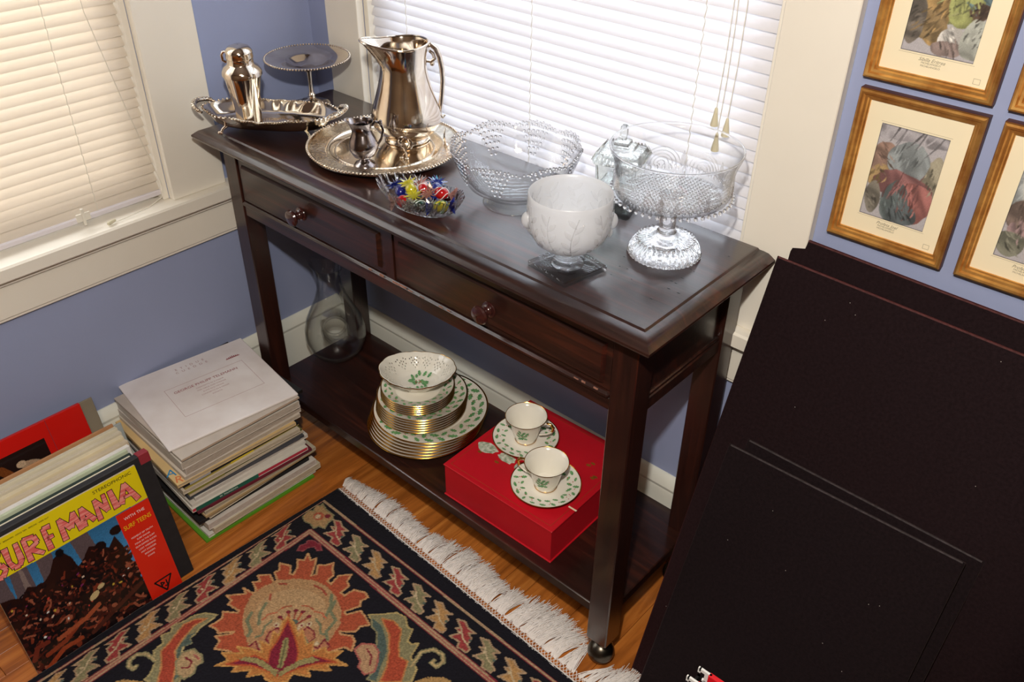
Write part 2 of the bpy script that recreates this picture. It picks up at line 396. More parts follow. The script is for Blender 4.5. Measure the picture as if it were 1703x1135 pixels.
def wall_with_hole(name, axis, a0, a1, h0, h1, z0, z1):
    """wall lying on x=0 or y=0 going outward .13, opening h0..h1 x z0..z1"""
    g = G()
    for (p, q, r, t) in ((a0, h0, 0, RZ), (h1, a1, 0, RZ), (h0, h1, 0, z0), (h0, h1, z1, RZ)):
        if axis == 'y': g.box((p, 0, r), (q, .13, t))
        else: g.box((-.13, p, r), (0, q, t))
    return tag(g.build(name, M_wall, smooth=0), kind='structure')
wb = wall_with_hole('wall_back', 'y', -.13, RX, .2, 1.19, .64, 1.98); tag(wb, 'periwinkle blue wall behind the console table')
wl = wall_with_hole('wall_left', 'x', RY, 0, -1.43, -.44, .64, 1.98); tag(wl, 'periwinkle blue wall with the cream-blinded window')
tag(G().box((RX, RY, 0), (RX+.1, .13, RZ)).build('wall_right', M_room, smooth=0), 'wall beyond the camera', kind='structure')
tag(G().box((-.13, RY-.1, 0), (RX+.1, RY, RZ)).build('wall_front', M_room, smooth=0), 'wall behind the camera', kind='structure')
tag(G().box((-.13, RY-.1, RZ), (RX+.1, .13, RZ+.1)).build('ceiling', M_ceil, smooth=0), 'plain ceiling', kind='structure')
# baseboards: tall board and rounded cap
def baseboard(name, axis, a0, a1, lab):
    pr = [(0, 0), (.02, 0), (.02, .19), (.0175, .198), (.0195, .206), (.016, .216), (.009, .226), (.003, .2304), (0, .2304)]
    ls = []
    for a in (a0, a1): ls.append([((a, -d, z) if axis == 'y' else (d, a, z)) for d, z in pr])
    return tag(G().loft(ls).build(name, M_base, smooth=30), lab, kind='structure')
baseboard('baseboard_back', 'y', .0, RX, 'tall white baseboard under the back window')
baseboard('baseboard_left', 'x', RY, -.02, 'tall white baseboard along the left wall')
# windows: stool, apron, casings, jambs, sash, pane
def window(name, axis, h0, h1, c0, c1, lab, sillmat):
    """h0..h1 the opening, c0..c1 outer edges of casing, all along the wall; w(a,d,z): d out into the room"""
    root = empty(name, (0, 0, 0), label=lab, kind='structure')
    def B(g, a0, d0, z0, a1, d1, z1, c=.0015):
        if axis == 'y': return g.cbox((a0, -d1, z0), (a1, -d0, z1), c)
        return g.cbox((d0, a0, z0), (d1, a1, z1), c)
    for a, b, z0, z1 in ((c0, h0-.0, .675, 1.99), (h1, c1, .675, 1.99), (c0, c1, 1.99, 2.09)):
        B(G(), a, 0, z0, b, .02, z1, .002).build('window_casing', M_trim, root, 0)
    B(G(), c0-.03, -.10, .642, c1+(.03 if axis == 'y' else .075), .045, .675, .004).build('window_stool', sillmat, root, 30)
    e_ = c1+(0 if axis == 'y' else .04); gg = B(G(), c0, 0, .553, e_, .018, .626, .002); B(gg, c0, 0, .626, e_, .026, .642, .003); B(gg, c0, 0, .545, e_, .014, .558, .002)
    gg.build('window_apron', M_trim, root, 0)
    st = G()
    for a, b in ((h0, h0+.014), (h1-.014, h1)):
        B(st, a, -.10, .675, b, -.0, 1.98); 
    for a, b in ((h0+.012, h0+.024), (h1-.024, h1-.012)): B(st, a, -.035, .675, b, -.026, 1.98)
    st.build('window_stop', M_trim, root, 0)
    fr = G()
    for a, b, z0, z1 in ((h0+.014, h0+.06, .68, 1.96), (h1-.06, h1-.014, .68, 1.96), (h0+.06, h1-.06, .68, .75), (h0+.06, h1-.06, 1.30, 1.34), (h0+.06, h1-.06, 1.9, 1.96)):
        B(fr, a, -.095, z0, b, -.06, z1)
    f = fr.build('window_sash', M_trim, root, 0)
    for z0, z1 in ((.75, 1.3), (1.34, 1.9)): B(G(), h0+.058, -.08, z0-.002, h1-.058, -.076, z1+.002, .0005).build('pane', M_pane, f, 0)
window('window_1', 'y', .2, 1.19, .088, 1.303, 'white-trimmed window behind the console table', M_trim)
window('window_2', 'x', -1.43, -.44, -1.533, -.306, 'cream-trimmed window on the left wall', M_trim)

def blind(name, axis, a0, a1, zb, m, lab, ladders, tilt, dd=.0, flip=1):
    root = empty(name, (0, 0, 0), label=lab, cat='blind')
    wdt = .0255; pitch = .0212; n = int((1.93-zb-.025)/pitch)
    def P(a, d, z): return (a, -d, z) if axis == 'y' else (d, a, z)
    # slat: shallow arc cross-section, thin, with clipped ends
    prof = []
    for k in range(5):
        t = (k/4-.5); u = t*wdt; b = .0022*(1-4*t*t)
        d = u*math.cos(tilt)*-1*flip + b*math.sin(tilt); z = -abs(1)*(-u)*math.sin(tilt)*1 + b*math.cos(tilt)*flip
        prof.append((d, z))
    # u>0 is the top edge leaning to the glass, u<0 the bottom edge leaning into the room
    prof = []
    for k in range(7):
        t = k/6-.5; u = t*wdt; b = .0013*(1-4*t*t)
        ud, uz = -math.cos(tilt), math.sin(tilt); nd, nz = math.sin(tilt), math.cos(tilt)
        prof.append((u*ud+b*nd, u*uz+b*nz, t))
    th = .0004
    loops = []
    for a, ins in ((a0, 1), (a0+.003, 0), (a1-.003, 0), (a1, 1)):
        top = []; bot = []
        for d, z, t in prof:
            s = (1-.32*ins*1.0) if abs(t) > .3 else 1
            top.append(P(a, d*s+th, z*s)); bot.append(P(a, d*s-th*.0, z*s-th*.2))
        loops.append(top+bot[::-1])
    first = G().loft(loops).build('slat', m, root, 60)
    z0 = zb+.024; first.location = P(0, dd, z0)
    for k in range(1, n):
        jit = rng.uniform(-.0006, .0006)
        piece(first, root, P(0, dd+rng.uniform(-.0004, .0004), z0+k*pitch+jit), (R(rng.uniform(-1.2, 1.2)), 0, 0) if axis == 'y' else (0, R(rng.uniform(-1.2, 1.2)), 0))
    G().cbox(P(a0, -.011, 0)[:2]+(zb,) if axis == 'x' else (a0, dd*0-.011, zb), P(a1, .011, 0)[:2]+(zb+.012,) if axis == 'x' else (a1, .011, zb+.012), .002).build('bottom_rail', M_rail, root, 30).location = P(0, dd, 0)
    G().box(P(a0, -.018, 0)[:2]+(1.93,) if axis == 'x' else (a0, -.018, 1.93), P(a1, .018, 0)[:2]+(1.968,) if axis == 'x' else (a1, .018, 1.968)).build('head_rail', m, root, 0).location = P(0, dd, 0)
    for a in ladders:
        pts = []
        for k in range(n):
            z = z0+k*pitch
            pts += [P(a-.001, dd+.0085, z-.011), P(a+.001, dd+.0075, z+.006)]
        G().tube(pts, .0007, 4).build('ladder_cord', M_cord, root, 60)
    return root
b1 = blind('window_blind', 'y', .212, 1.181, .68, M_blindB, 'white slatted mini blind behind the console table', (.328, .68, 1.045), R(62), dd=-.0175)
for (a, z) in ((1.094, 1.034), (1.102, .992), (1.117, 1.022)):
    t = G().tube([(a+.004*math.sin(i), .0 , z+.012+i*.09) for i in range(10)], .0008, 5).build('pull_cord', M_cord, b1)
    G().lathe([(.0005, .014), (.0025, .012), (.0035, .004), (.0065, -.014), (.0068, -.018), (.0005, -.0185)], 12, c=(a, .0, z)).build('tassel', M_tassel, t)
b2 = blind('window_blind', 'x', -1.415, -.452, .686, M_blindL, 'cream slatted mini blind on the left wall', (-.598, -1.25), R(61), dd=-.0175)
b2p = G().tube([(.003, -.53, 1.3), (.003, -.525, 1.1), (.004, -.49, .9), (.005, -.462, .76), (.006, -.452, .71), (.012, -.462, .69), (.02, -.5, .682), (.026, -.56, .679), (.028, -.6, .679)], .0007, 5).build('pull_cord', M_cord, b2)
G().lathe([(.0005, 0), (.004, .002), (.0045, .006), (.0028, .022), (.0005, .023)], 12).build('tassel', M_tassel, b2p).matrix_local = frame_M((.03, -.602, .6815), (0, 0, 1), (.9, .3, 0))
gg = G(); gg.cbox((.004, -.652, .694), (.007, -.622, .712), .0008); gg.cbox((.004, -.64, .684), (.008, -.634, .722), .0008)
gg.build('cord_clip', M_cord, b2)

# ------------------------------------------------ console table
TX, TL, TD, TH = .0747, 1.1839, .369, .8498
YF, YB = -.3962, -.0272
X0, X1 = TX+.0418, TX+TL-.0418; Y0, Y1 = YF+.0418, YB-.010; LW = .047
table = empty('console_table', (0, 0, 0), label='dark espresso wooden console table with two drawers and a low shelf', cat='table')
pf = [(.034, TH), (.030, TH-.0006), (.027, TH-.0035), (.020, TH-.0045), (.012, TH-.007), (.006, TH-.0115), (.004, TH-.0135), (0, TH-.0165), (-.0005, TH-.020), (.002, TH-.024), (.008, TH-.027), (.024, TH-.030), (.024, TH-.033)]
def rect(i, z): return [(TX+i, YF+i, z), (TX+TL-i, YF+i, z), (TX+TL-i, YB-i*.3, z), (TX+i, YB-i*.3, z)]
G().loft([rect(i, z) for i, z in reversed(pf)]).build('tabletop', M_dark, table, 35)
for (lx, ly) in ((X0, Y0), (X1-LW, Y0), (X0, Y1-LW), (X1-LW, Y1-LW)):
    def sq(z, i): 
        c = .002; a, b, p, q = lx+i, lx+LW-i, ly+i, ly+LW-i
        return [(a+c, p, z), (b-c, p, z), (b, p+c, z), (b, q-c, z), (b-c, q, z), (a+c, q, z), (a, q-c, z), (a, p+c, z)]
    leg = G().loft([sq(.052, .014), (sq(.075, .001)), sq(.078, 0), sq(TH-.033, 0)]).build('leg', M_darkz, table, 30)
    cx, cy = lx+LW/2, ly+LW/2
    G().lathe([(.001, .0)]+[(.0275*math.sin(t), .0275-.0275*math.cos(t)) for t in [PI*k/14 for k in range(1, 14)]]+[(.008, .0545)], 28, c=(cx, cy, .0003)).build('ball_foot', M_bronze, leg)
# front: stile, rails, drawers
G().cbox((X0+LW, Y0+.003, .655), (X1-LW, Y0+.026, .680), .0015).cbox((X0+LW, Y0-.003, .680), (X1-LW, Y0+.026, .692), .004).build('lower_rail', M_dark, table, 30)
G().cbox((X0+LW, Y0+.002, .792), (X1-LW, Y0+.03, TH-.033), .001).build('upper_rail', M_dark, table, 0)
G().cbox((.638, Y0+.001, .69), (.662, Y0+.03, .795), .001).build('middle_stile', M_darkz, table, 0)
for a, b in ((X0+LW+.002, .636), (.664, X1-LW-.002)):
    z0, z1, y = .694, .790, Y0
    ls = [[(a, y+.02, z0), (b, y+.02, z0), (b, y+.02, z1), (a, y+.02, z1)],
          [(a, y+.004, z0), (b, y+.004, z0), (b, y+.004, z1), (a, y+.004, z1)],
          [(a+.012, y+.0045, z0+.009), (b-.012, y+.0045, z0+.009), (b-.012, y+.0045, z1-.009), (a+.012, y+.0045, z1-.009)],
          [(a+.017, y-.002, z0+.014), (b-.017, y-.002, z0+.014), (b-.017, y-.002, z1-.014), (a+.017, y-.002, z1-.014)]]
    d = G().loft(ls).build('drawer', M_dark, table, 20)
    cx = .386 if a < .5 else .911
    kp = [(.004, 0), (.0145, 0), (.0155, .0015), (.0145, .0035), (.011, .0045), (.0115, .007), (.0095, .0085), (.0078, .012), (.0078, .016), (.011, .019), (.0165, .022), (.0178, .0255), (.016, .029), (.009, .0315), (.001, .0322)]
    G().lathe(kp, 28).build('knob', M_knob, d).matrix_local = frame_M((cx, Y0-.0015, .738), (1, 0, 0), (0, 0, 1))
# sides: recessed panel, rails; back panel
for xa, sgn in ((X0, 1), (X1, -1)):
    xs = sorted((xa+sgn*.004, xa+sgn*.020)); G().cbox((xs[0], Y0+LW, .650), (xs[1], Y1-LW, .676), .002).build('side_rail', M_dark, table, 30)
    xs = sorted((xa+sgn*.010, xa+sgn*.018)); G().box((xs[0], Y0+LW, .67), (xs[1], Y1-LW, TH-.033)).build('side_panel', M_dark, table, 0)
    xs = sorted((xa+sgn*.006, xa+sgn*.016)); G().cbox((xs[0], Y0+LW, .676), (xs[1], Y1-LW, .683), .002).build('panel_moulding', M_dark, table, 30)
G().box((X0+LW, Y1-.02, .655), (X1-LW, Y1-.008, TH-.033)).build('back_panel', M_dark, table, 0)
SH = .1764
G().cbox((X0+.006, Y0+.002, .152), (X1-.006, Y1, SH), .002).build('shelf', M_dark, table, 30)
# worn chips on the rail edges and corner
def chip(g, x, z, l, h, y):
    n = 7; up = [(x+l*(i/(n-1)-.5), z+h*rng.uniform(.3, .5)) for i in range(n)]; dn = [(x+l*(i/(n-1)-.5)*.95, z-h*rng.uniform(.3, .5)) for i in range(n)][::-1]
    g.loft([[(a, y, b) for a, b in up+dn], [(a, y-.0006, b) for a, b in up+dn]])
g = G()
for x, l, h in ((.594, .008, .004), (.628, .012, .008), (.668, .018, .005), (.688, .02, .005), (.708, .012, .003), (.74, .012, .002), (.79, .01, .003), (.81, .008, .003), (1.105, .010, .003), (1.12, .008, .005), (1.145, .009, .004)):
    chip(g, x, .6905+rng.uniform(-.001, .001), l, h, Y0-.0035+.0015)
for x in (1.222, 1.232, 1.243, 1.252): chip(g, x, TH-.0195, .008, .0028, YF+.0005)
g.build('worn_chips', M_chip, table, 0)
g = G()
for i in range(34):
    x, y = rng.uniform(1.05, 1.21), rng.uniform(-.33, -.08); 
    if i % 3 == 0: x, y = rng.normal(1.17, .012), rng.normal(-.17, .03)
    r = rng.uniform(.0008, .0022); g.ell((x, y, TH+.00005), (r*1.6, r, .0003), 8, 4)
g.build('dark_specks', M_vinyl, table, 0)

# ------------------------------------------------ silver on the tabletop
TT = TH
def ring_beads(g, R_, z, n, r, fn=None, c=(0, 0)):
    for k in range(n):
        a = 2*PI*k/n; rr = fn(a) if fn else R_
        g.ell((c[0]+rr*math.cos(a), c[1]+rr*math.sin(a), z), (r, r, r), 6, 4)
# round tray
tr = empty('round_silver_tray', (.468, -.192, TT), label='large round silver tray with chased border and beaded rim', cat='tray')
prof = [(.001, .004), (.095, .004), (.108, .0045), (.114, .008), (.118, .0105), (.142, .0115), (.150, .0145), (.1535, .0165), (.156, .015), (.155, .012), (.146, .009), (.115, .006), (.106, .001), (.001, .0005)]
G().lathe(prof, 96).build('tray_body', M_silver, tr)
G().lathe([(.119, .0112), (.141, .0122), (.1485, .0148), (.148, .0138), (.141, .0112), (.119, .0102)], 96, closed_prof=True, fn=lambda a, r, z, i: (r, z+(.0010*abs(math.sin(a*24)) if i in (1,) else 0))).build('chased_border', M_silver2, tr, 60)
g = G(); ring_beads(g, .1545, .0165, 130, .0028); g.build('beaded_rim', M_silver, tr, 60)
G().lathe([(.098, .0042), (.099, .0058), (.101, .0058), (.102, .0042)], 80).build('engraved_band', M_silver2, tr)
TB = TT+.0042
# water pitcher
pt = empty('silver_water_pitcher', (.464, -.126, TB), R(0), 'tall silver water pitcher with curved handle on the round tray', 'pitcher')
sd = math.atan2(-CR.y, -CR.x)+.25            # spout direction: to the left in the view
def spout(a, r, z, i, h=.195, amt=.018):
    t = max(0, (z-h*.80)/(h*.20)); d = math.cos(a-sd); k = max(0, d)**6
    kk = max(0, -math.cos(a-sd))
    return r*(1-.16*t)+(amt+.012)*t*k, z+.004*t*k*2+.003*t*abs(math.cos(a-sd))
pr = [(.001, .003), (.040, .003), (.044, 0), (.047, .0015), (.0465, .004), (.044, .008), (.050, .013), (.062, .024), (.0705, .038), (.0715, .050), (.068, .066), (.061, .088), (.054, .110), (.0490, .130), (.0465, .147), (.0465, .157), (.0500, .170), (.0555, .183), (.0605, .192), (.0620, .195),
      (.0605, .1955), (.0580, .192), (.0530, .183), (.0475, .170), (.0440, .157), (.0440, .147), (.046, .130), (.051, .110), (.058, .088), (.065, .066), (.0685, .05), (.067, .038), (.05, .015), (.001, .010)]
G().lathe(pr, 72, fn=lambda a, r, z, i: spout(a, r, z, i)).build('pitcher_body', M_silver, pt)
hd = sd+PI; cx, sx_ = math.cos(hd), math.sin(hd)
def hp(l): return [(cx*r, sx_*r, z) for r, z in l]
G().tube(hp([(.047, .186), (.056, .190), (.066, .182), (.073, .165), (.077, .142), (.078, .118), (.076, .095), (.073, .072), (.070, .056), (.070, .046), (.076, .040), (.081, .045)]),
         [.004, .005, .0055, .0055, .0055, .005, .005, .005, .0045, .004, .0035, .002], 10).build('handle', M_silver, pt)
g = G(); g.tube(hp([(.047, .158), (.056, .156), (.063, .162), (.06, .172), (.053, .178)]), [.003, .0035, .004, .0035, .003], 8); g.ell((cx*.058, sx_*.058, .152), (.005, .005, .005))
g.build('handle_scroll', M_silver, pt)
G().tube([(math.cos(a)*spout(a, .0615, .195, 0)[0], math.sin(a)*spout(a, .0615, .195, 0)[0], spout(a, .0615, .195, 0)[1]) for a in [2*PI*k/72 for k in range(72)]], .0022, 6, closed=True).build('rim', M_silver, pt)
# creamer
cr_ = empty('silver_creamer', (.502, -.273, TB), label='small bulbous silver creamer with wide spout on the round tray', cat='creamer')
def spc(a, r, z, i):
    t = max(0, (z-.068)/.024); k = max(0, math.cos(a-sd+.1))**4; return r+.012*t*k, z+.006*t*k
pr = [(.001, .002), (.018, .002), (.0205, 0), (.0212, .0015), (.0195, .005), (.012, .009), (.0095, .012), (.013, .016), (.022, .023), (.0275, .033), (.0285, .042), (.0255, .054), (.0200, .065), (.0178, .072), (.0188, .080), (.0215, .087), (.0222, .0885),
      (.0208, .088), (.0175, .080), (.0165, .072), (.0185, .065), (.024, .054), (.027, .042), (.02, .02), (.001, .016)]
G().lathe(pr, 48, fn=spc).build('creamer_body', M_silver3, cr_)
G().tube(hp([(.019, .078), (.027, .086), (.036, .082), (.040, .068), (.036, .052), (.028, .040), (.027, .034), (.031, .031)]), [.002, .003, .003, .0026, .0026, .0024, .002, .0012], 8).build('handle', M_silver3, cr_)
g = G()
for t in (0, .7, -.7): g.ell((cx*.034+.004*math.cos(t), sx_*.034, .084+.003*math.sin(t*2)), (.0035, .0035, .0025), 8, 6)
g.build('handle_ornament', M_silver3, cr_)
# sugar tongs-like scroll servers: spoon pair resting in front of the pitcher
sc_ = empty('sugar_scissor_tongs', (.53, -.185, TB), R(20), 'small silver tongs with looped handle on the round tray before the pitcher', 'tongs')
g = G()
for s in (-1, 1):
    g.tube([(s*.004+s*.012*math.sin(t), -.01, .030+.012*math.cos(t)) for t in [k*2*PI/14 for k in range(14)]], .0016, 6, closed=True)
    g.tube([(s*.004, -.010, .02), (-s*.002, -.012, .010), (-s*.006, -.016, .003)], .0016, 6); g.ell((-s*.006, -.017, .002), (.004, .004, .002))
g.build('tongs_body', M_silver, sc_)
sc2 = empty('silver_salt_spoon', (.565, -.115, TB), R(-60), 'small silver ball-ended ladle at the right side of the round tray', 'ladle')
g = G(); g.tube([(-.004, 0, .002), (0, 0, .014), (.006, 0, .026), (.004, 0, .038), (-.003, 0, .046)], [.0018, .002, .0022, .002, .0012], 8); g.ell((-.006, 0, .0065), (.007, .006, .0065), 14, 10)
g.build('ladle_body', M_silver, sc2)
# footed oblong tray
ot = empty('footed_silver_tray', (.212, -.281, TT), math.atan2(CR.y, CR.x)-.12, 'oblong footed silver tray with wavy rim and leafy handles at the left table end', 'tray')
def sup(a, A, B, e=2.6):
    c, s = math.cos(a), math.sin(a); return 1/((abs(c)/A)**e+(abs(s)/B)**e)**(1/e)
def wav(a): return 1+.03*math.cos(a*12)+.03*math.cos(a*4)
def tl(A, B, z, wv): return [(sup(a, A, B)*math.cos(a)*(1+(wav(a)-1)*wv), sup(a, A, B)*math.sin(a)*(1+(wav(a)-1)*wv), z+.003*wv*math.cos(a*2)) for a in [2*PI*k/96 for k in range(96)]]
G().loft([tl(.10, .038, .0175, 0), tl(.112, .046, .0185, 0), tl(.120, .052, .024, .3), tl(.127, .058, .036, .8), tl(.137, .064, .042, 1), tl(.139, .066, .0405, 1), tl(.130, .060, .033, .8), tl(.121, .053, .0205, .3), tl(.112, .046, .015, 0), tl(.10, .038, .0145, 0)]).build('tray_body', M_silver, ot, 60)
g = G()
for k in range(96):
    a = 2*PI*k/96; r = sup(a, .138, .065)*wav(a); g.ell((r*math.cos(a), r*math.sin(a), .043+.003*math.cos(a*2)), (.0028, .0028, .0022), 6, 4)
g.build('gadroon_rim', M_silver2, ot, 60)
for sx in (-1, 1):
    pts = [(sx*(.135+.026*math.sin(PI*t)), .034*math.cos(PI*t)*1.0, .042+.010*math.sin(PI*t)) for t in [k/12 for k in range(13)]]
    h = G().tube(pts, [.003+.0015*math.sin(PI*k/12) for k in range(13)], 8)
    for k in range(1, 12): h.ell((pts[k][0]+sx*.002, pts[k][1], pts[k][2]+.002), (.0052, .0045, .0042), 8, 5)
    h.build('leafy_handle', M_silver2, ot, 60)
for sx in (-1, 1):
    for sy in (-1, 1):
        g = G().tube([(sx*.085, sy*.036, .017), (sx*.092, sy*.042, .012), (sx*.096, sy*.045, .004)], [.004, .003, .003], 8)
        for t in (-.5, 0, .5): g.ell((sx*.097+.004*t, sy*.046, .0042), (.004, .003, .004), 8, 6)
        g.build('foot', M_silver, ot, 60)
# cocktail shaker
cs = empty('cocktail_shaker', (.176, -.311, TT+.0178), label='silver cocktail shaker with domed cap standing in the footed tray', cat='shaker')
G().lathe([(.001, 0), (.0235, 0), (.0255, .002), (.0275, .03), (.0315, .06), (.0365, .090), (.0385, .098), (.0395, .0985), (.0395, .1), (.001, .1)], 48).build('beaker', M_silver, cs)
G().lathe([(.001, .1), (.0405, .1), (.0405, .103), (.0395, .108), (.035, .116), (.028, .121), (.0265, .123), (.0265, .133), (.0275, .1345), (.001, .1345)], 48).build('shoulder', M_silver, cs)
G().lathe([(.001, .1345), (.0272, .1345), (.0275, .137), (.0268, .144), (.0275, .1455), (.0262, .150), (.021, .156), (.012, .1595), (.001, .1605)], 48).build('cap', M_silver, cs)
G().tube([(.0, 0, .138), (.0, 0, .142)], .003).v
g = G(); g.tube([(-CR.x*r, -CR.y*r, z) for r, z in ((.024, .146), (.032, .145), (.036, .138), (.035, .128), (.028, .124))], .0028, 8); g.build('cap_spout', M_silver, cs)
# comport
cm = empty('silver_comport', (.152, -.130, TT), label='silver comport dish on slender stem in the corner', cat='comport')
G().lathe([(.001, .003), (.03, .004), (.037, .002), (.0395, 0), (.040, .002), (.036, .006), (.022, .010), (.010, .014), (.0065, .019), (.0085, .022), (.0065, .025), (.0048, .030), (.0042, .05), (.0052, .075), (.0085, .076), (.0065, .079), (.010, .082), (.016, .085), (.001, .085)], 40).build('stem_and_foot', M_silver, cm)
G().lathe([(.001, .080), (.02, .081), (.036, .087), (.046, .096), (.052, .100), (.075, .103), (.091, .106), (.0925, .108), (.091, .1085), (.075, .1055), (.052, .1025), (.045, .098), (.035, .0895), (.02, .0835), (.001, .0825)], 72).build('dish', M_silver, cm)
g = G(); ring_beads(g, .0925, .1075, 90, .0026); g.build('gadroon_rim', M_silver, cm, 60)

# ------------------------------------------------ glass on the tabletop
# big scalloped punch bowl
bw = empty('scalloped_glass_bowl', (.815, -.183, TT), label='large clear glass bowl with scalloped lacy rim and round foot', cat='bowl')
def sc8(a, r, z, i):
    t = max(0, min(1, (z-.055)/.045)); s = abs(math.sin(a*4)); q = abs(math.sin(a*28)); return r*(1+.03*t*s)+.0012*t*q, z+t*(.010*s-.003)+.0015*t*q
pr = [(.001, .02), (.035, .0205), (.06, .026), (.082, .040), (.096, .060), (.104, .080), (.109, .098), (.111, .1005), (.1135, .0985), (.108, .080), (.1, .058), (.086, .037), (.064, .022), (.045, .016), (.040, .011), (.001, .011)]
G().lathe(pr, 224, fn=sc8).build('bowl', M_glass, bw, 60)
g = G()
for k in range(8):      # lacy panels: bead clusters in rows under each scallop and drops down the side
    a0 = 2*PI*(k+.5)/8
    for row in range(6):
        z = .096-row*.0085; w = .30*(1-row/6.2)
        n = 7-row
        for j in range(n):
            a = a0+w*((j/(max(1, n-1)))-.5)*1.6; r, zz = sc8(a, .1085-row*.0028, z, 0); g.ell(((r+.001)*math.cos(a), (r+.001)*math.sin(a), zz), (.0034, .0034, .0030), 6, 4)
for k in range(112):
    a = 2*PI*k/112; r, z = sc8(a, .1125, .1005, 0); g.ell((r*math.cos(a), r*math.sin(a), z), (.0026, .0026, .0026), 6, 4)
g.build('lacy_relief', M_cut, bw, 60)
g = G().lathe([(.036, .012), (.050, .0065), (.0585, .003), (.0605, 0), (.058, 0), (.05, .002), (.036, .009)], 96, closed_prof=True)
ring_beads(g, .049, .0075, 60, .0026); g.build('foot', M_glass, bw, 60)
# covered candy jar on square pedestal
cj = empty('covered_candy_jar', (.975, -.088, TT), R(18), 'square lidded pressed-glass candy jar on pedestal against the blind', 'jar')
def sqr(h, z, c=.12): 
    k = h*(1-c); return [(h, -k, z), (h, k, z), (k, h, z), (-k, h, z), (-h, k, z), (-h, -k, z), (-k, -h, z), (k, -h, z)]
G().loft([sqr(.030, 0), sqr(.0305, .003), sqr(.0285, .010), sqr(.014, .014), sqr(.010, .018), sqr(.0125, .030), sqr(.012, .045), sqr(.022, .050), sqr(.032, .053), sqr(.034, .058), sqr(.037, .098), sqr(.035, .098), sqr(.032, .060), sqr(.01, .057)]).build('jar_body', M_cutg, cj, 20)
lid = G().loft([sqr(.041, .0985), sqr(.0415, .104), sqr(.035, .116), sqr(.022, .118), sqr(.021, .124), sqr(.013, .127), sqr(.0125, .133), sqr(.005, .135), sqr(.0045, .139), sqr(.006, .143), sqr(.0058, .158), sqr(.003, .161)])
for s in range(4):
    Mz = Matrix.Rotation(s*PI/2, 4, 'Z')
    for t in range(-5, 6): lid.add([Mz @ Vector(v) for v in [(.0412, t*.0068-.0022, .104), (.0412, t*.0068+.0022, .104), (.036, t*.0058+.0018, .1172), (.036, t*.0058-.0018, .1172), (.045, t*.0068, .1035), (.037, t*.0058, .119)]], [(0, 4, 5, 3), (4, 1, 2, 5), (3, 5, 2), (0, 1, 4)])
lid.build('lid', M_cutg, cj, 20)
# tall compote with ruffled bead edge
cp = empty('glass_cake_compote', (1.122, -.158, TT), label='tall clear pressed-glass compote with flared rim and ribbed domed foot', cat='compote')
def rib(a, r, z, i): return r*(1+.035*abs(math.sin(a*18))), z
G().lathe([(.001, .006), (.018, .012), (.034, .010), (.050, .002), (.0555, 0), (.0575, .002), (.0575, .010), (.052, .020), (.044, .027), (.026, .031), (.015, .034), (.013, .038), (.001, .038)], 216, fn=lambda a, r, z, i: (rib(a, r, z, i) if i > 3 and i < 9 else (r, z))).build('foot', M_cut, cp, 60)
g = G(); ring_beads(g, .0585, .0035, 44, .0032); ring_beads(g, .047, .026, 36, .0028); g.build('foot_beads', M_cut, cp, 60)
G().lathe([(.001, .036), (.014, .037), (.0165, .040), (.013, .044), (.0125, .050), (.0135, .085), (.0155, .092), (.0175, .098), (.020, .104), (.001, .104)], 96, fn=lambda a, r, z, i: ((r*(1+.13*abs(math.cos(a*3))), z) if 3 < i < 7 else (r, z))).build('stem', M_cut, cp, 60)
def dent(a, r, z, i): return r*(1+.006*math.sin(a*30)), z
G().lathe([(.001, .106), (.05, .106), (.080, .110), (.0885, .114), (.0905, .120), (.0895, .135), (.0905, .150), (.094, .166), (.099, .178), (.1015, .184), (.1035, .1845), (.102, .178), (.097, .166), (.0935, .150), (.0925, .135), (.0935, .118), (.089, .108), (.05, .102), (.02, .101), (.001, .101)], 144).build('bowl', M_glass, cp, 60)
G().tube([(.1025*math.cos(2*PI*k/120), .1025*math.sin(2*PI*k/120), .1845) for k in range(120)], .0016, 8, closed=True).build('rim', M_cut, cp, 60)
g = G()
ring_beads(g, .0965, .109, 52, .0036); ring_beads(g, .088, .117, 60, .0022)
for k in range(8):      # nested arches pressed into the lower wall
    a = 2*PI*k/8
    for q in range(1, 6):
        pts = []
        for t in range(13):
            u = PI*t/12; b = a+.068*q*math.cos(u); z_ = .117+.0058*q*math.sin(u); pts.append((.0936*math.cos(b), .0936*math.sin(b), z_))
        g.tube(pts, .0008, 4, caps=False)
    for q in range(-2, 3):
        b = a+PI/8+q*.018; g.tube([(.0936*math.cos(b), .0936*math.sin(b), .115), (.0936*math.cos(b), .0936*math.sin(b), .142-abs(q)*.004)], .0008, 4, caps=False)
g.build('fan_relief', M_cut, cp, 60)
g = G()
for k in range(-11, 12):
    h = math.sqrt(max(0, .078**2-(k*.007)**2))
    if h > .01: g.tube([(k*.007, -h, .107), (k*.007, h, .107)], .0013, 4, caps=False); g.tube([(-h, k*.007, .107), (h, k*.007, .107)], .0013, 4, caps=False)
g.build('lattice_relief', M_cut, cp, 60)
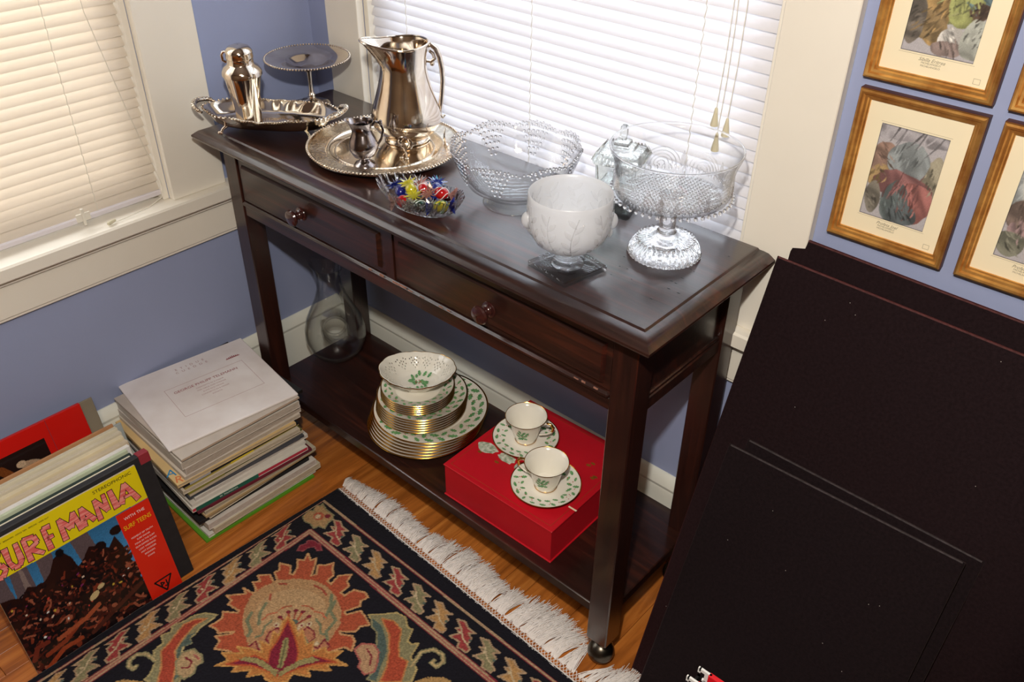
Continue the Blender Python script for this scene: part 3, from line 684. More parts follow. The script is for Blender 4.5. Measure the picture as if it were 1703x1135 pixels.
# frosted footed bowl with leaves and two side bosses
fb = empty('frosted_glass_vase', (1.037, -.308, TT), R(-10), 'frosted glass footed bowl with leaf relief on a clear square base', 'vase')
G().loft([sqr(.044, .0, .06), sqr(.0455, .0015, .04), sqr(.0455, .0085, .04), sqr(.044, .010, .06)]).build('square_base', M_solid, fb, 30)
G().lathe([(.001, .010), (.026, .010), (.0245, .015), (.019, .018), (.0195, .022), (.015, .025), (.0145, .029), (.017, .033), (.001, .034)], 48).build('stem', M_solid, fb)
def fr_r(z):
    P = [(.034, .017), (.038, .030), (.046, .043), (.056, .053), (.068, .0605), (.08, .0635), (.095, .0645), (.132, .0655)]
    for (za, ra), (zb_, rb) in zip(P, P[1:]):
        if z <= zb_: return ra+(rb-ra)*(z-za)/(zb_-za)
    return P[-1][1]
zs = [.034, .038, .042, .048, .056, .064, .072, .08, .095, .11, .125, .132]
G().lathe([(.001, .033)]+[(fr_r(z), z) for z in zs]+[(.0645, .1335), (.063, .132)]+[(fr_r(z)-.004, z) for z in zs[::-1][1:-1]]+[(.001, .04)], 72).build('bowl', M_frost, fb)
ang = math.atan2(CR.y, CR.x)+R(10)
for s in (0, PI): 
    g = G(); a = ang+s; g.ell((.064*math.cos(a), .064*math.sin(a), .086), (.011, .011, .014), 16, 12)
    g.ell((.060*math.cos(a-.12), .060*math.sin(a-.12), .070), (.008, .008, .009), 12, 8)
    g.build('side_boss', M_frost, fb, 60)
def leafgeo(g, pos, a, z, L_, w, th, lift=.0009, n=5, raise_=.0011):
    """small pointed leaf laid on a surface: pos(a,z,lift)->xyz ; (a,z) centre, th direction"""
    ctr = []; lft = []; rgt = []
    for i in range(n+1):
        t = i/n; u = (t-.5)*L_; ww = w*math.sin(PI*min(.98, max(.02, t)))**.8*.5
        for lst, s, h in ((lft, -1, 0), (ctr, 0, raise_), (rgt, 1, 0)):
            du = u*math.cos(th)-s*ww*math.sin(th); dz = u*math.sin(th)+s*ww*math.cos(th); lst.append(pos(a, z, du, dz, lift+h))
    vs = lft+ctr+rgt; m = n+1
    fs = [(i, i+1, m+i+1, m+i) for i in range(n)]+[(m+i, m+i+1, 2*m+i+1, 2*m+i) for i in range(n)]
    g.add(vs, fs)
def fpos(a, z, du, dz, lift):
    zz = z+dz; r = fr_r(zz)+lift; b = a+du/r; return (r*math.cos(b), r*math.sin(b), zz)
def fposi(a, z, du, dz, lift):
    zz = z+dz; r = fr_r(zz)-.004-lift; b = a+du/r; return (r*math.cos(b), r*math.sin(b), zz)
g = G()
for k in range(11):
    a = 2*PI*k/11; 
    stem = [fpos(a+.12*math.sin(t*3+k), .05+t*.07, 0, 0, .0008) for t in [j/7 for j in range(8)]]; g.tube(stem, .0008, 4)
    for j in range(7):
        z = .055+j*.0095; th = (.9 if j % 2 else PI-.9)+rng.uniform(-.3, .3)
        leafgeo(g, fpos, a+.12*math.sin((z-.05)/.07*3+k)+(.11 if j % 2 else -.11), z, .020, .0085, th, raise_=.0018)
        leafgeo(g, fposi, a+.12*math.sin((z-.05)/.07*3+k)+(.11 if j % 2 else -.11), z+.004, .020, .0085, th, raise_=.0012)
g.build('leaf_relief', M_relief, fb, 60)
# candy dish and glass sweets
DR = R(8)
cd = empty('cut_glass_candy_dish', (.713, -.323, TT), DR, 'small oval pleated cut-glass dish filled with glass sweets', 'dish')
def dl(A, B, z, w=0, lift=0):
    o = []
    for k in range(144):
        a = 2*PI*k/144; r = sup(a, A, B, 2.0)*(1+w*(1 if k % 4 in (0, 1) else -1)); t = abs(math.cos(a))**3
        o.append((r*math.cos(a), r*math.sin(a), z+lift*t))
    return o
G().loft([dl(.045, .022, .001), dl(.058, .030, .003, .01), dl(.072, .038, .013, .02), dl(.084, .044, .026, .028, .004), dl(.090, .047, .034, .035, .009), dl(.0875, .045, .0345, .03, .009), dl(.080, .041, .026, .02, .004), dl(.068, .035, .0155, .012), dl(.052, .026, .0065), dl(.03, .012, .0055)]).build('dish_body', M_cut, cd, 25)
def sweet(x, y, z, rz, tilt, rgb, rgb2, lab, ball=.011, stripe=None, swap=None):
    root = empty('glass_sweet', (x, y, z), label=lab, cat='glass candy', group='glass sweets in the cut-glass dish', rot=(0, tilt, rz))
    key = 'sweet_%d_%d_%d' % rgb
    if key not in MATS: mat(key, rgb, .05, vary=.3, scale=90, coat=1, trans=.35)
    k2 = 'sweet_%d_%d_%d' % rgb2
    if k2 not in MATS: mat(k2, rgb2, .05, vary=.3, scale=90, coat=1, trans=.35)
    G().ell((0, 0, 0), (ball*1.1, ball*.92, ball*.92), 20, 12).build('sweet_body', MATS[key], root, 60)
    for s in (-1, 1):
        loops = []
        for t, r0, pl in ((0, .0035, .0), (.25, .0028, .2), (.6, .0075, .45), (1, .0125, .6)):
            loops.append([(s*(ball*.95+t*.014), (r0*(1+pl*math.cos(j*PI/2*2.0*1)) )*math.cos(2*PI*j/20), (r0*.75*(1+pl*math.cos(j*PI)))*math.sin(2*PI*j/20)) for j in range(20)])
        G().loft(loops, caps=(True, True)).build('wrapper_end', MATS[k2], root, 60)
    if stripe:
        kk = 'sweet_%d_%d_%d' % stripe
        if kk not in MATS: mat(kk, stripe, .05, vary=.1, coat=1)
        g = G()
        for q in range(3):
            pts = [(ball*1.13*math.cos(PI*(.12+.76*t)), ball*.95*math.sin(PI*(.12+.76*t))*math.cos(q*2.1+t*4), ball*.95*math.sin(PI*(.12+.76*t))*math.sin(q*2.1+t*4)) for t in [i/14 for i in range(15)]]
            g.tube(pts, .0007, 5)
        g.build('swirl_stripe', MATS[kk], root, 60)
    return root
za = TT+.022; zb_ = TT+.036
sweet(.700, -.352, za, R(60), 0, (200, 24, 30), (150, 120, 110), 'red glass sweet at the near left of the dish')
sweet(.668, -.330, za, R(-20), .2, (28, 34, 130), (28, 40, 120), 'dark blue glass sweet at the left tip of the dish')
sweet(.735, -.345, za, R(15), 0, (20, 70, 55), (150, 150, 140), 'dark green glass sweet with white swirls at the near edge', stripe=(220, 230, 220))
sweet(.672, -.296, za+.004, R(80), .2, (60, 26, 36), (70, 34, 44), 'maroon brown glass sweet at the far left of the dish')
sweet(.770, -.328, za+.004, R(40), -.1, (222, 208, 30), (26, 40, 130), 'yellow glass sweet with blue ends at the near right of the dish', stripe=(40, 120, 60))
sweet(.745, -.288, za+.002, R(20), 0, (58, 22, 26), (66, 30, 34), 'maroon brown glass sweet at the far right of the dish')
sweet(.700, -.284, za+.004, R(100), .1, (40, 160, 205), (60, 180, 220), 'turquoise glass sweet at the far side of the dish')
sweet(.697, -.330, zb_, R(-30), .1, (226, 214, 36), (228, 220, 70), 'yellow glass sweet lying on the pile at the left')
sweet(.690, -.305, zb_-.002, R(140), .2, (215, 220, 228), (225, 228, 236), 'clear white glass sweet in the middle left of the pile')
sweet(.718, -.318, zb_+.004, R(-25), 0, (206, 22, 32), (190, 130, 118), 'red glass sweet with white swirls in the middle of the pile', stripe=(240, 235, 235))
sweet(.728, -.298, zb_, R(-50), .1, (48, 60, 150), (40, 60, 160), 'blue violet glass sweet behind the swirled red one')
sweet(.752, -.308, zb_+.002, R(30), .1, (214, 26, 30), (170, 122, 116), 'red glass sweet with white swirls at the right of the pile', ball=.012, stripe=(240, 235, 235))

# ------------------------------------------------ on the low shelf
# carafe with a hole through the body
cf = empty('glass_carafe', (.172, -.160, SH+.0004), label='clear glass decanter with a pierced hole through its belly on the low shelf', cat='carafe')
def cprof(off):
    P = [(.001, 0), (.035, 0), (.056, .010), (.071, .032), (.0785, .060), (.078, .085), (.071, .115), (.057, .145), (.043, .175), (.034, .205), (.029, .232), (.031, .252), (.037, .266)]
    return [(max(.001, r-off), z) for r, z in P]
va = math.atan2(CP.y+.16, CP.x-.172)     # towards the camera
def lip(a, r, z, i):
    t = max(0, (z-.215)/.06); k = max(0, math.cos(a-(va-PI/2-.3)))**3
    return r+t*k*.012, z+t*t*k*.028
outer = G().lathe(cprof(0), 64, fn=lip, caps=(True, True)).build('carafe_body', M_glass, None, 60)
inner = G().lathe([(.001, .006)]+[(r-.0028, z if 0 < z else .006) for r, z in cprof(0)[1:]]+[(.0405, .32)], 64, fn=lip, caps=(True, True)).build('cut_inner', M_glass, None, 0)
ax = Vector((math.cos(va), math.sin(va), .38)).normalized(); hc = Vector((0, 0, .088))
def cyl(r, name):
    up = Vector((0, 0, 1)); Mx = frame_M(hc, up.cross(ax), ax.cross(up.cross(ax))); 
    n = 40
    return G().loft([[Mx @ Vector((r*f*math.cos(2*PI*j/n), r*f*1.15*math.sin(2*PI*j/n), z)) for j in range(n)] for z, f in ((-.15, 1.9), (-.06, 1.12), (-.02, 1), (.02, 1), (.06, 1.12), (.15, 1.9))]).build(name, M_glass, None, 0)
ca, cb = cyl(.0310, 'cut_big'), cyl(.0260, 'cut_small')
def boolean(a, b, op='DIFFERENCE'):
    md = a.modifiers.new('b', 'BOOLEAN'); md.object = b; md.operation = op; md.solver = 'EXACT'
    bpy.context.view_layer.update(); dg = bpy.context.evaluated_depsgraph_get()
    me = bpy.data.meshes.new_from_object(a.evaluated_get(dg)); a.modifiers.clear(); a.data = me; bpy.data.objects.remove(b)
boolean(inner, ca); boolean(outer, inner); boolean(outer, cb)
outer.data.shade_smooth(); outer.data.set_sharp_from_angle(angle=R(50)); outer.parent = cf
# china
LEAF = [(-.5, 0), (-.34, .14), (-.30, .30), (-.18, .2), (-.06, .26), (0, .42), (.10, .24), (.24, .22), (.30, .30), (.36, .12), (.5, 0), (.36, -.12), (.30, -.30), (.24, -.22), (.10, -.24), (0, -.42), (-.06, -.26), (-.18, -.2), (-.30, -.30), (-.34, -.14)]
def holly(gl, gb, pos, a, z, L_, th):
    gl.add([pos(a, z, 0, 0, .0004)]+[pos(a, z, (x*math.cos(th)-y*.75*math.sin(th))*L_, (x*math.sin(th)+y*.75*math.cos(th))*L_, .0003) for x, y in LEAF], [(0, i+1, (i+1) % 20+1) for i in range(20)])
def berry(gb, pos, a, z, r=.0014):
    gb.add([pos(a, z, 0, 0, .0007)]+[pos(a, z, r*math.cos(k*PI/3), r*math.sin(k*PI/3), .0004) for k in range(6)], [(0, i+1, (i+1) % 6+1) for i in range(6)])
def rim_pos(prof_r):
    """position on a plate rim: a angle, z stands for radius"""
    def f(a, r, du, dz, lift):
        rr = r+dz; b = a+du/rr; return (rr*math.cos(b), rr*math.sin(b), prof_r(rr)+lift)
    return f
def plate_prof(Rr):
    w = .62*Rr
    up = [(.001, .0035), (w*.96, .0035), (w*1.03, .0048), (w*1.10, .0085), (Rr*.98, .0155), (Rr-.0006, .0165)]
    dn = [(Rr-.0004, .0150), (Rr*.97, .0135), (w*1.1, .0065), (w*.98, .0015), (w*.97, 0), (w*.92, 0), (w*.90, .0013), (.001, .0013)]
    return up, dn
def plate_mesh(Rr):
    up, dn = plate_prof(Rr); 
    def pz(r):
        for (ra, za_), (rb, zb2) in zip(up, up[1:]):
            if r <= rb: return za_+(zb2-za_)*(r-ra)/(rb-ra)
        return up[-1][1]
    return up, dn, pz
def decorate(root, pos, radii, n, L_, seed, inner_r=None):
    rs = np.random.RandomState(seed); gl, gb = G(), G()
    r0, r1 = radii
    for k in range(int(n*1.25)):
        a = 2*PI*k/int(n*1.25); r = (r0+r1)/2+(r1-r0)*.30*(1 if k % 2 else -1)+rs.uniform(-.001, .001)
        holly(gl, gb, pos, a, r, L_*rs.uniform(.9, 1.25), rs.uniform(-.9, .9)+(0 if k % 3 else 1.2))
        if k % 2 == 0: berry(gb, pos, a+.5*PI/n, (r0+r1)/2+rs.uniform(-1, 1)*(r1-r0)*.4)
        if k % 4 == 0: berry(gb, pos, a+.9*PI/n, (r0+r1)/2)
    gl.build('holly_decoration', M_holly, root, 0); gb.build('berry_decoration', M_berry, root, 0)
def plate(x, y, z, Rr, lab, group, deco=False, nleaf=30, L_=.017, seed=1, name='dinner_plate', proto=None):
    if proto is not None and not deco:
        c = copy_tree(proto); c.location = (x, y, z); c.rotation_euler = (0, 0, rng.uniform(0, 6)); c['label'] = lab; return c
    root = empty(name, (x, y, z), rng.uniform(0, 6), lab, 'plate', group)
    up, dn, pz = plate_mesh(Rr)
    G().lathe(up+dn, 96).build('plate_body', M_porc, root, 50)
    G().lathe([(Rr*.975, pz(Rr*.975)+.0003), (Rr-.0004, .0170), (Rr+.0007, .0158), (Rr-.0002, .0146), (Rr*.985, .0138), (Rr*.93, .0119), (Rr*.93, .0124), (Rr*.98, .0148)], 96, closed_prof=True).build('gold_rim', M_gold, root, 50)
    if deco: decorate(root, rim_pos(pz), (Rr*.70, Rr*.93), nleaf, L_, seed)
    return root
def stack(cx, cy, z, Rr, n, step, drift, name, what, grp, nleaf, L_):
    p = None
    for i in range(n):
        top = i == n-1
        lab = (f'uppermost {what} of its pile, holly rim in full view' if top else ('bottom ' if i == 0 else ['', 'second lowest ', 'third lowest ', 'fourth lowest ', 'fifth lowest '][i])+f'{what} of the pile, only its gold edge showing')
        f = (n-1-i)
        o = plate(cx+drift[0]*f, cy+drift[1]*f, z+i*step, Rr, lab, grp, top, nleaf, L_, 3, name, p)
        if p is None: p = o
    return z+(n-1)*step
z1 = stack(.566, -.194, SH+.0003, .1365, 6, .0088, (-.0022, -.0022), 'dinner_plate', 'large holly dinner plate', 'dinner plates piled on the low shelf', 44, .0215)
z2 = stack(.552, -.205, z1+.0040, .106, 6, .0072, (-.0006, -.0006), 'salad_plate', 'middle-sized holly salad plate', 'salad plates piled on the dinner plates', 40, .0155)
z3 = stack(.548, -.214, z2+.0040, .0855, 5, .0058, (-.0002, -.0002), 'bread_plate', 'small holly bread plate', 'bread plates piled on the salad plates', 34, .0125)
# pierced bowl
pb = empty('pierced_china_bowl', (.541, -.206, z3+.0038), R(38), 'oval pierced white china bowl with scalloped gold rim on top of the plate pile', 'bowl')
def scal(a): return 1+.022*abs(math.cos(a*7))
def ovl(a, r): return r*(1/math.sqrt((math.cos(a))**2+(math.sin(a)/.80)**2))
BP = [(.040, .006), (.052, .012), (.066, .024), (.078, .036), (.088, .044)]
def bowl_pt(a, t, off=0):
    i = min(3, int(t*4)); u = t*4-i; r = BP[i][0]+(BP[i+1][0]-BP[i][0])*u; z = BP[i][1]+(BP[i+1][1]-BP[i][1])*u
    s = 1+(scal(a)-1)*t; rr = ovl(a, r)*s-off
    return (rr*math.cos(a), rr*math.sin(a), z+.006*t*abs(math.cos(a))**2+off*.6)
NA, NT = 168, 24
vs = []; fs = []
for j in range(NT+1):
    for k in range(NA): vs.append(bowl_pt(2*PI*k/NA, j/NT))
def pierced(k, j):
    # flower-shaped groups of small holes around the upper wall
    gk = (k % 14); gj = j-8
    return (gk, gj) in {(3, 4), (5, 6), (7, 7), (9, 6), (11, 4), (5, 2), (9, 2), (7, 4), (2, 8), (12, 8), (7, 0), (4, 9), (10, 9)}
for j in range(NT):
    for k in range(NA):
        if not pierced(k, j): fs.append((j*NA+k, j*NA+(k+1) % NA, (j+1)*NA+(k+1) % NA, (j+1)*NA+k))
fs.append(tuple(reversed(range(NA))))
g = G(); g.v = vs; g.f = fs; bo = g.build('bowl_body', M_porc, pb, 60)
sm = bo.modifiers.new('shell', 'SOLIDIFY'); sm.thickness = .0022; sm.offset = -1
G().lathe([(.030, 0), (.033, 0), (.034, .004), (.031, .007), (.028, .007)], 64, closed_prof=True).build('foot_ring', M_porc, pb)
G().tube([bowl_pt(2*PI*k/NA, 1) for k in range(NA)], .0013, 6, closed=True).build('gold_rim', M_gold, pb)
gl, gb = G(), G()
for i in range(22):
    a = i*2.4; r = .008+.030*((i % 4)/3); L_ = .0155
    holly(gl, gb, lambda a, z, du, dz, lift: (z*math.cos(a)+du, z*math.sin(a)*.8+dz, .0092+lift+max(0, (math.hypot(z*math.cos(a)+du, z*math.sin(a)*.8+dz)-.028))*.6), a, r, L_, a+rng.uniform(-.4, .4))
for i in range(5): berry(gb, lambda a, z, du, dz, lift: (z*math.cos(a)+du, z*math.sin(a)+dz, .0096+lift), i*1.3, .006, .0018)
gl.build('holly_decoration', M_holly, pb, 0); gb.build('berry_decoration', M_berry, pb, 0)
# red box
rb = empty('red_paper_box', (.9005, -.188, SH+.0003), R(1.2), 'flat bright red paper-covered box on the low shelf under the cups', 'box')
g = G().cbox((-.146, -.1435, .004), (.146, .1435, .086), .0008); g.build('box_tray', M_red, rb, 0)
G().cbox((-.1485, -.146, 0), (.1485, .146, .004), .001).build('base_flange', M_red, rb, 0)
G().cbox((-.148, -.1455, .086), (.148, .1455, .090), .001).build('lid_board', M_red, rb, 0)
g = G()
for s in (-1, 1): g.box((-.136, s*.134-.0004, .0899), (.136, s*.134+.0004, .0902)); g.box((s*.136-.0004, -.134, .0899), (s*.136+.0004, .134, .0902))
g.build('border_line', M_redgold, rb, 0)
def blob(g, x, y, w, h, z, t=.0005, n=14):
    a = [(x+w*math.cos(2*PI*k/n)*rng.uniform(.75, 1.15), y+h*math.sin(2*PI*k/n)*rng.uniform(.75, 1.15)) for k in range(n)]
    g.loft([[(p, q, z) for p, q in a], [(p, q, z+t) for p, q in a]])
g = G(); blob(g, -.11, -.045, .026, .016, .0899); blob(g, -.056, -.043, .023, .013, .0899); blob(g, -.024, -.045, .007, .011, .0899)
g.build('torn_paper_remains', M_torn, rb, 0)
g = G()
for x, y in ((-.115, -.066), (-.066, -.066), (.088, .056), (.093, .066), (.118, .03), (.12, .036)): blob(g, x, y, .006, .0035, .0899, .0003)
g.build('glue_spots', M_glue, rb, 0)
G().box((.130, -.070, .0899), (.150, -.066, .0904)).build('white_sticker', M_mat, rb, 0)
# cups and saucers
def saucer_and_cup(x, y, hdir, la, lb):
    z = SH+.0906
    s = empty('saucer', (x, y, z), rng.uniform(0, 6), la, 'saucer', 'saucers on the red box')
    Rr = .0735; up = [(.001, .0042), (.022, .004), (.0245, .0048), (.030, .005), (.040, .0062), (.058, .0105), (.0715, .0145), (Rr, .0152)]
    dn = [(Rr, .0142), (.058, .0085), (.040, .004), (.035, .0005), (.032, .0005), (.030, .002), (.001, .002)]
    def pz(r):
        for (ra, za_), (rb2, zb2) in zip(up, up[1:]):
            if r <= rb2: return za_+(zb2-za_)*(r-ra)/(rb2-ra)
        return .015
    G().lathe(up+dn, 72).build('saucer_body', M_porc, s, 50)
    G().lathe([(Rr-.0015, .0150), (Rr, .0160), (Rr+.0006, .0148), (Rr-.001, .0138)], 72, closed_prof=True).build('gold_rim', M_gold, s)
    decorate(s, rim_pos(pz), (.045, .068), 30, .0125, 11)
    c = empty('tea_cup', (x, y, z+.0048), 0, lb, 'cup', 'tea cups on the red box')
    pr = [(.001, .003), (.018, .003), (.020, 0), (.0225, 0), (.0235, .0015), (.0225, .006), (.026, .012), (.0305, .030), (.0345, .046), (.0395, .058), (.0450, .0655), (.0458, .066), (.0440, .0653), (.038, .057), (.0325, .045), (.0285, .030), (.0235, .0135), (.001, .009)]
    G().lathe(pr, 64).build('cup_body', M_porc, c, 50)
    G().tube([(.0455*math.cos(a), .0455*math.sin(a), .0660) for a in [2*PI*k/64 for k in range(64)]], .0008, 6, closed=True).build('gold_rim', M_gold, c)
    G().tube([(.0236*math.cos(a), .0236*math.sin(a), .0016) for a in [2*PI*k/48 for k in range(48)]], .0006, 6, closed=True).build('gold_foot_line', M_gold, c)
    hx, hy = math.cos(hdir), math.sin(hdir)
    H = [(.036, .050), (.046, .057), (.056, .057), (.062, .049), (.059, .038), (.048, .028), (.031, .021)]
    h = G().tube([(hx*r, hy*r, z_) for r, z_ in H], [.002, .0026, .0030, .0028, .0024, .002, .002], 10).build('handle', M_porc, c)
    G().tube([(hx*r, hy*r, z_+.0004) for r, z_ in H[1:5]], [.0024, .0032, .0034, .0026], 10).build('gold_thumb_rest', M_gold, h)
    def cr2(z_):
        P = [(.006, .0225), (.012, .026), (.030, .0305), (.046, .0345), (.058, .0395)]
        for (za_, ra), (zb2, rb2) in zip(P, P[1:]):
            if z_ <= zb2: return ra+(rb2-ra)*(z_-za_)/(zb2-za_)
        return .0395
    def cpos(a, z_, du, dz, lift):
        zz = z_+dz; r = cr2(zz)+lift+.0002; b = a+du/r; return (r*math.cos(b), r*math.sin(b), zz)
    for base in (math.atan2(CP.y-y, CP.x-x)-.25, math.atan2(CP.y-y, CP.x-x)-.25+PI):
        gl, gb = G(), G()
        for da, z_, th in ((0, .036, 1.2), (-.22, .038, 2.2), (.2, .033, .4), (.0, .025, 1.4), (-.3, .030, 2.8), (.32, .040, .9), (.12, .043, 1.0), (-.14, .046, 1.9), (.2, .024, -.5), (-.2, .022, -2.6)):
            holly(gl, gb, cpos, base+da, z_, .0125, th)
        for da, z_ in ((.02, .031), (.42, .037), (-.38, .036)): berry(gb, cpos, base+da, z_, .0013)
        gl.build('holly_decoration', M_holly, c, 0); gb.build('berry_decoration', M_berry, c, 0)
saucer_and_cup(.836, -.161, math.atan2(CR.y, CR.x)-.35, 'holly saucer at the back of the red box', 'ivory tea cup at the back of the red box, gold handle to the right')
saucer_and_cup(.962, -.2425, math.atan2(-CR.y, -CR.x)-.35, 'holly saucer at the front of the red box', 'ivory tea cup at the front of the red box, gold handle to the left')

# ------------------------------------------------ framed prints on the back wall
def stand_in(seed, pal, w=98, h=143):
    """plain generic drapery-like colour patches standing in for the picture"""
    C = Canvas(0, 0, w, h, .8, (176, 170, 176)); X, Y = C.X/w, C.Y/h
    rs = np.random.RandomState(seed)
    def fbm(sx, sy):
        o = 0
        for k in range(5): 
            a, b, c_, d = rs.uniform(-6, 6, 4)*(1+k*.8); o = o+np.sin(a*X+b*Y+c_+1.6*np.sin(d*X*.7+c_*Y+k))/(1+k)
        return o*.35
    n1, n2, n3 = fbm(1, 1), fbm(1, 1), fbm(1, 1)
    for cx_, cy_, rx, ry, col in pal:
        m = ((X-cx_+n1*.06)/rx)**2+((Y-cy_+n2*.06)/ry)**2 < 1+n3*.25
        sh = 1+.28*np.sin((X*9+Y*15+n2*7+cx_*9))*.6
        C.a[m] = (np.array(col)[None, :]*sh[m][:, None])
    for cx_, cy_, rx, ry, col in pal:
        b0 = rs.uniform(.3, 2.6); cv = rs.uniform(-.5, .5)
        for k in range(16):
            a = rs.uniform(0, 2*PI); r = rs.uniform(.05, .85); x, y = (cx_+rx*r*math.cos(a))*w, (cy_+ry*r*math.sin(a))*h; b = b0+rs.uniform(-.25, .25); L = rs.uniform(8, 20)*rx/.25
            pts = [(x+L*t*math.cos(b+t*cv), y+L*t*math.sin(b+t*cv)) for t in (-.5, -.3, -.1, .1, .3, .5)]
            C.line(pts, [.5, .9, rs.uniform(.9, 1.6), .9, .5], tuple(np.array(col)*rs.choice([.6, .72, .85, 1.1, 1.2])))
    C.a = .4*C.a.mean(axis=2, keepdims=True)+.6*C.a
    C.a[1:-1, 1:-1] = (C.a[1:-1, 1:-1]*2+C.a[:-2, 1:-1]+C.a[2:, 1:-1]+C.a[1:-1, :-2]+C.a[1:-1, 2:])/6
    e = np.minimum(np.minimum(C.X, w-C.X), np.minimum(C.Y, h-C.Y)); C.noise(.06)
    C.a[e < .9] *= .7
    return C
PALS = {
 'a': [(.5, .95, .7, .10, (150, 144, 150)), (.15, .62, .2, .2, (150, 110, 90)), (.9, .58, .16, .22, (150, 140, 110)), (.5, .66, .30, .20, (128, 138, 140)), (.14, .44, .16, .12, (170, 132, 70)), (.5, .40, .42, .14, (150, 86, 84)), (.72, .26, .26, .20, (176, 92, 84)), (.45, .22, .20, .20, (96, 112, 112)), (.12, .2, .12, .18, (120, 112, 96)), (.6, .12, .22, .10, (80, 92, 96))],
 'b': [(.2, .9, .4, .3, (150, 120, 96)), (.85, .75, .3, .4, (92, 128, 136)), (.3, .8, .25, .12, (190, 112, 110)), (.45, .55, .42, .24, (150, 152, 78)), (.35, .42, .2, .34, (178, 132, 60)), (.7, .5, .22, .2, (150, 156, 70)), (.3, .28, .26, .16, (140, 108, 58)), (.62, .2, .16, .10, (206, 200, 190)), (.9, .45, .16, .08, (88, 62, 46)), (.1, .3, .14, .26, (110, 98, 84)), (.62, .1, .22, .08, (136, 112, 104)), (.92, .2, .16, .18, (156, 160, 146))],
 'c': [(.2, .7, .3, .3, (160, 168, 168)), (.2, .45, .22, .2, (120, 96, 84)), (.3, .3, .26, .14, (146, 112, 112)), (.15, .15, .2, .14, (118, 118, 96)), (.6, .5, .3, .4, (140, 90, 60)), (.8, .2, .2, .2, (120, 84, 52))]}
def frame(x, z, pal, seed, lab, cap1, ty):
    w, h = .178, .234
    root = empty('framed_print', (x, -.001, z), label=lab, cat='picture', group='gilt framed prints on the back wall')
    # moulding swept round the rectangle: (inset, depth toward room)
    pr = [(0, 0), (0, .012), (.0012, .0165), (.004, .0185), (.0072, .0175), (.0092, .0135), (.0125, .0125), (.0142, .0092), (.0160, .0088), (.0165, .0070), (.0165, .004), (.004, .002)]
    def lp(i, d): return [(i, -d, i), (w-i, -d, i), (w-i, -d, h-i), (i, -d, h-i)]
    ls = [lp(i, d) for i, d in pr]
    G().loft(ls[1:]+[ls[1]], caps=(False, False)).build('moulding', M_framegold, root, 25)
    g = G()
    for a, b in (((-.0002, 0), (.0012, h)), ((w-.0012, 0), (w+.0002, h))): g.box((a[0], -.0135, a[1]), (b[0], 0, b[1]))
    g.box((0, -.0135, -.0002), (w, 0, .0012)); g.box((0, -.0135, h-.0012), (w, 0, h+.0002)); g.build('frame_side', M_frameside, root, 0)
    G().box((.014, -.0062, .014), (w-.014, -.003, h-.014)).build('mount', M_mat, root, 0)
    P = frame_M((w/2-.049, -.0066, .0455), (1, 0, 0), (0, 0, 1))
    stand_in(seed, PALS[pal]).build('print', M_vcol, root, P)
    g = G()
    for a, b, c_, d in ((w/2-.051, .043, w/2+.051, .0433), (w/2-.051, .191, w/2+.051, .1913)): g.box((a, -.0064, b), (c_, -.0061, d))
    g.box((w-.034, -.0064, .0205), (w-.025, -.0061, .0209)); g.box((w-.034, -.0064, .0275), (w-.025, -.0061, .0279)); g.box((w-.034, -.0064, .0205), (w-.0336, -.0061, .0279)); g.box((w-.0254, -.0064, .0205), (w-.025, -.0061, .0279))
    g.build('plate_mark', M_ink, root, 0)
    text(cap1, .0068, M_ink, root, frame_M((w/2-.004, -.0064, .038), (1, 0, 0), (0, 0, 1)), 'caption', shear=.4)
    text(ty, .0036, M_ink, root, frame_M((w/2-.004, -.0064, .0335), (1, 0, 0), (0, 0, 1)), 'caption')
    text(ty, .0036, M_ink, root, frame_M((w/2-.004, -.0064, .0295), (1, 0, 0), (0, 0, 1)), 'caption')
    return root
frame(1.327, .908, 'a', 3, 'gilt framed print with maroon and slate patches, lower left of the group', 'Profeta Joel', 'MICHELANGELO')
frame(1.325, 1.157, 'b', 5, 'gilt framed print with olive and ochre patches, cut by the picture top', 'Sibilla Eritrea', 'MICHELANGELO')
frame(1.525, .909, 'c', 9, 'gilt framed print cut by the right picture edge, lower right of the group', 'Profeta Isaia', 'MICHELANGELO')
frame(1.523, 1.157, 'b', 12, 'gilt framed print of which only the lower left corner shows, upper right of the group', 'Sibilla Cumana', 'MICHELANGELO')

# ------------------------------------------------ black velvet boards
def board(x, y, phi, th, w, h, t, m, lab, lint=0):
    root = empty('velvet_display_board', (x, y, 0), label=lab, cat='board', group='black velvet display boards leaning at the right', rot=(-th, 0, phi))
    c = .0035
    ls = []
    for yy, i in ((0, c), (c*.3, c*.3), (c, 0), (t-c, 0), (t, c)): ls.append([(i, yy, i), (w-i, yy, i), (w-i, yy, h-i), (i, yy, h-i)])
    G().loft(ls).build('board_panel', m, root, 60)
    me_ = M_edge1 if m is M_velvet else M_edge2; q = .0016  # thin strips along the edges carry the velvet's sheen as colour
    G().tube([(c, c*.55, h-c*.45), (w-c, c*.55, h-c*.45)], q, 8).build('top_edge_sheen', me_, root, 60)
    for xx in (c*.45, w-c*.45): G().tube([(xx, c*.55, c), (xx, c*.55, h-c)], q*.45, 6).build('side_edge_sheen', me_, root, 60)
    if lint:
        g = G()
        for k in range(lint): 
            a, b = rng.uniform(.02, min(w, .45)), rng.uniform(.1, h-.02); g.ell((a, -.0003, b), (.0007, .0003, .0006), 5, 4)
        g.build('lint_specks', M_lint, root, 0)
    return root
board(1.271, -.150, -.046, .150, .75, .893, .010, M_velvet, 'tall black velvet board nearest the wall, rearmost of the leaning boards')
board(1.253, -.307, -.045, .305, .75, .890, .010, M_velvet, 'tall black velvet board in front of the rearmost one', 14)
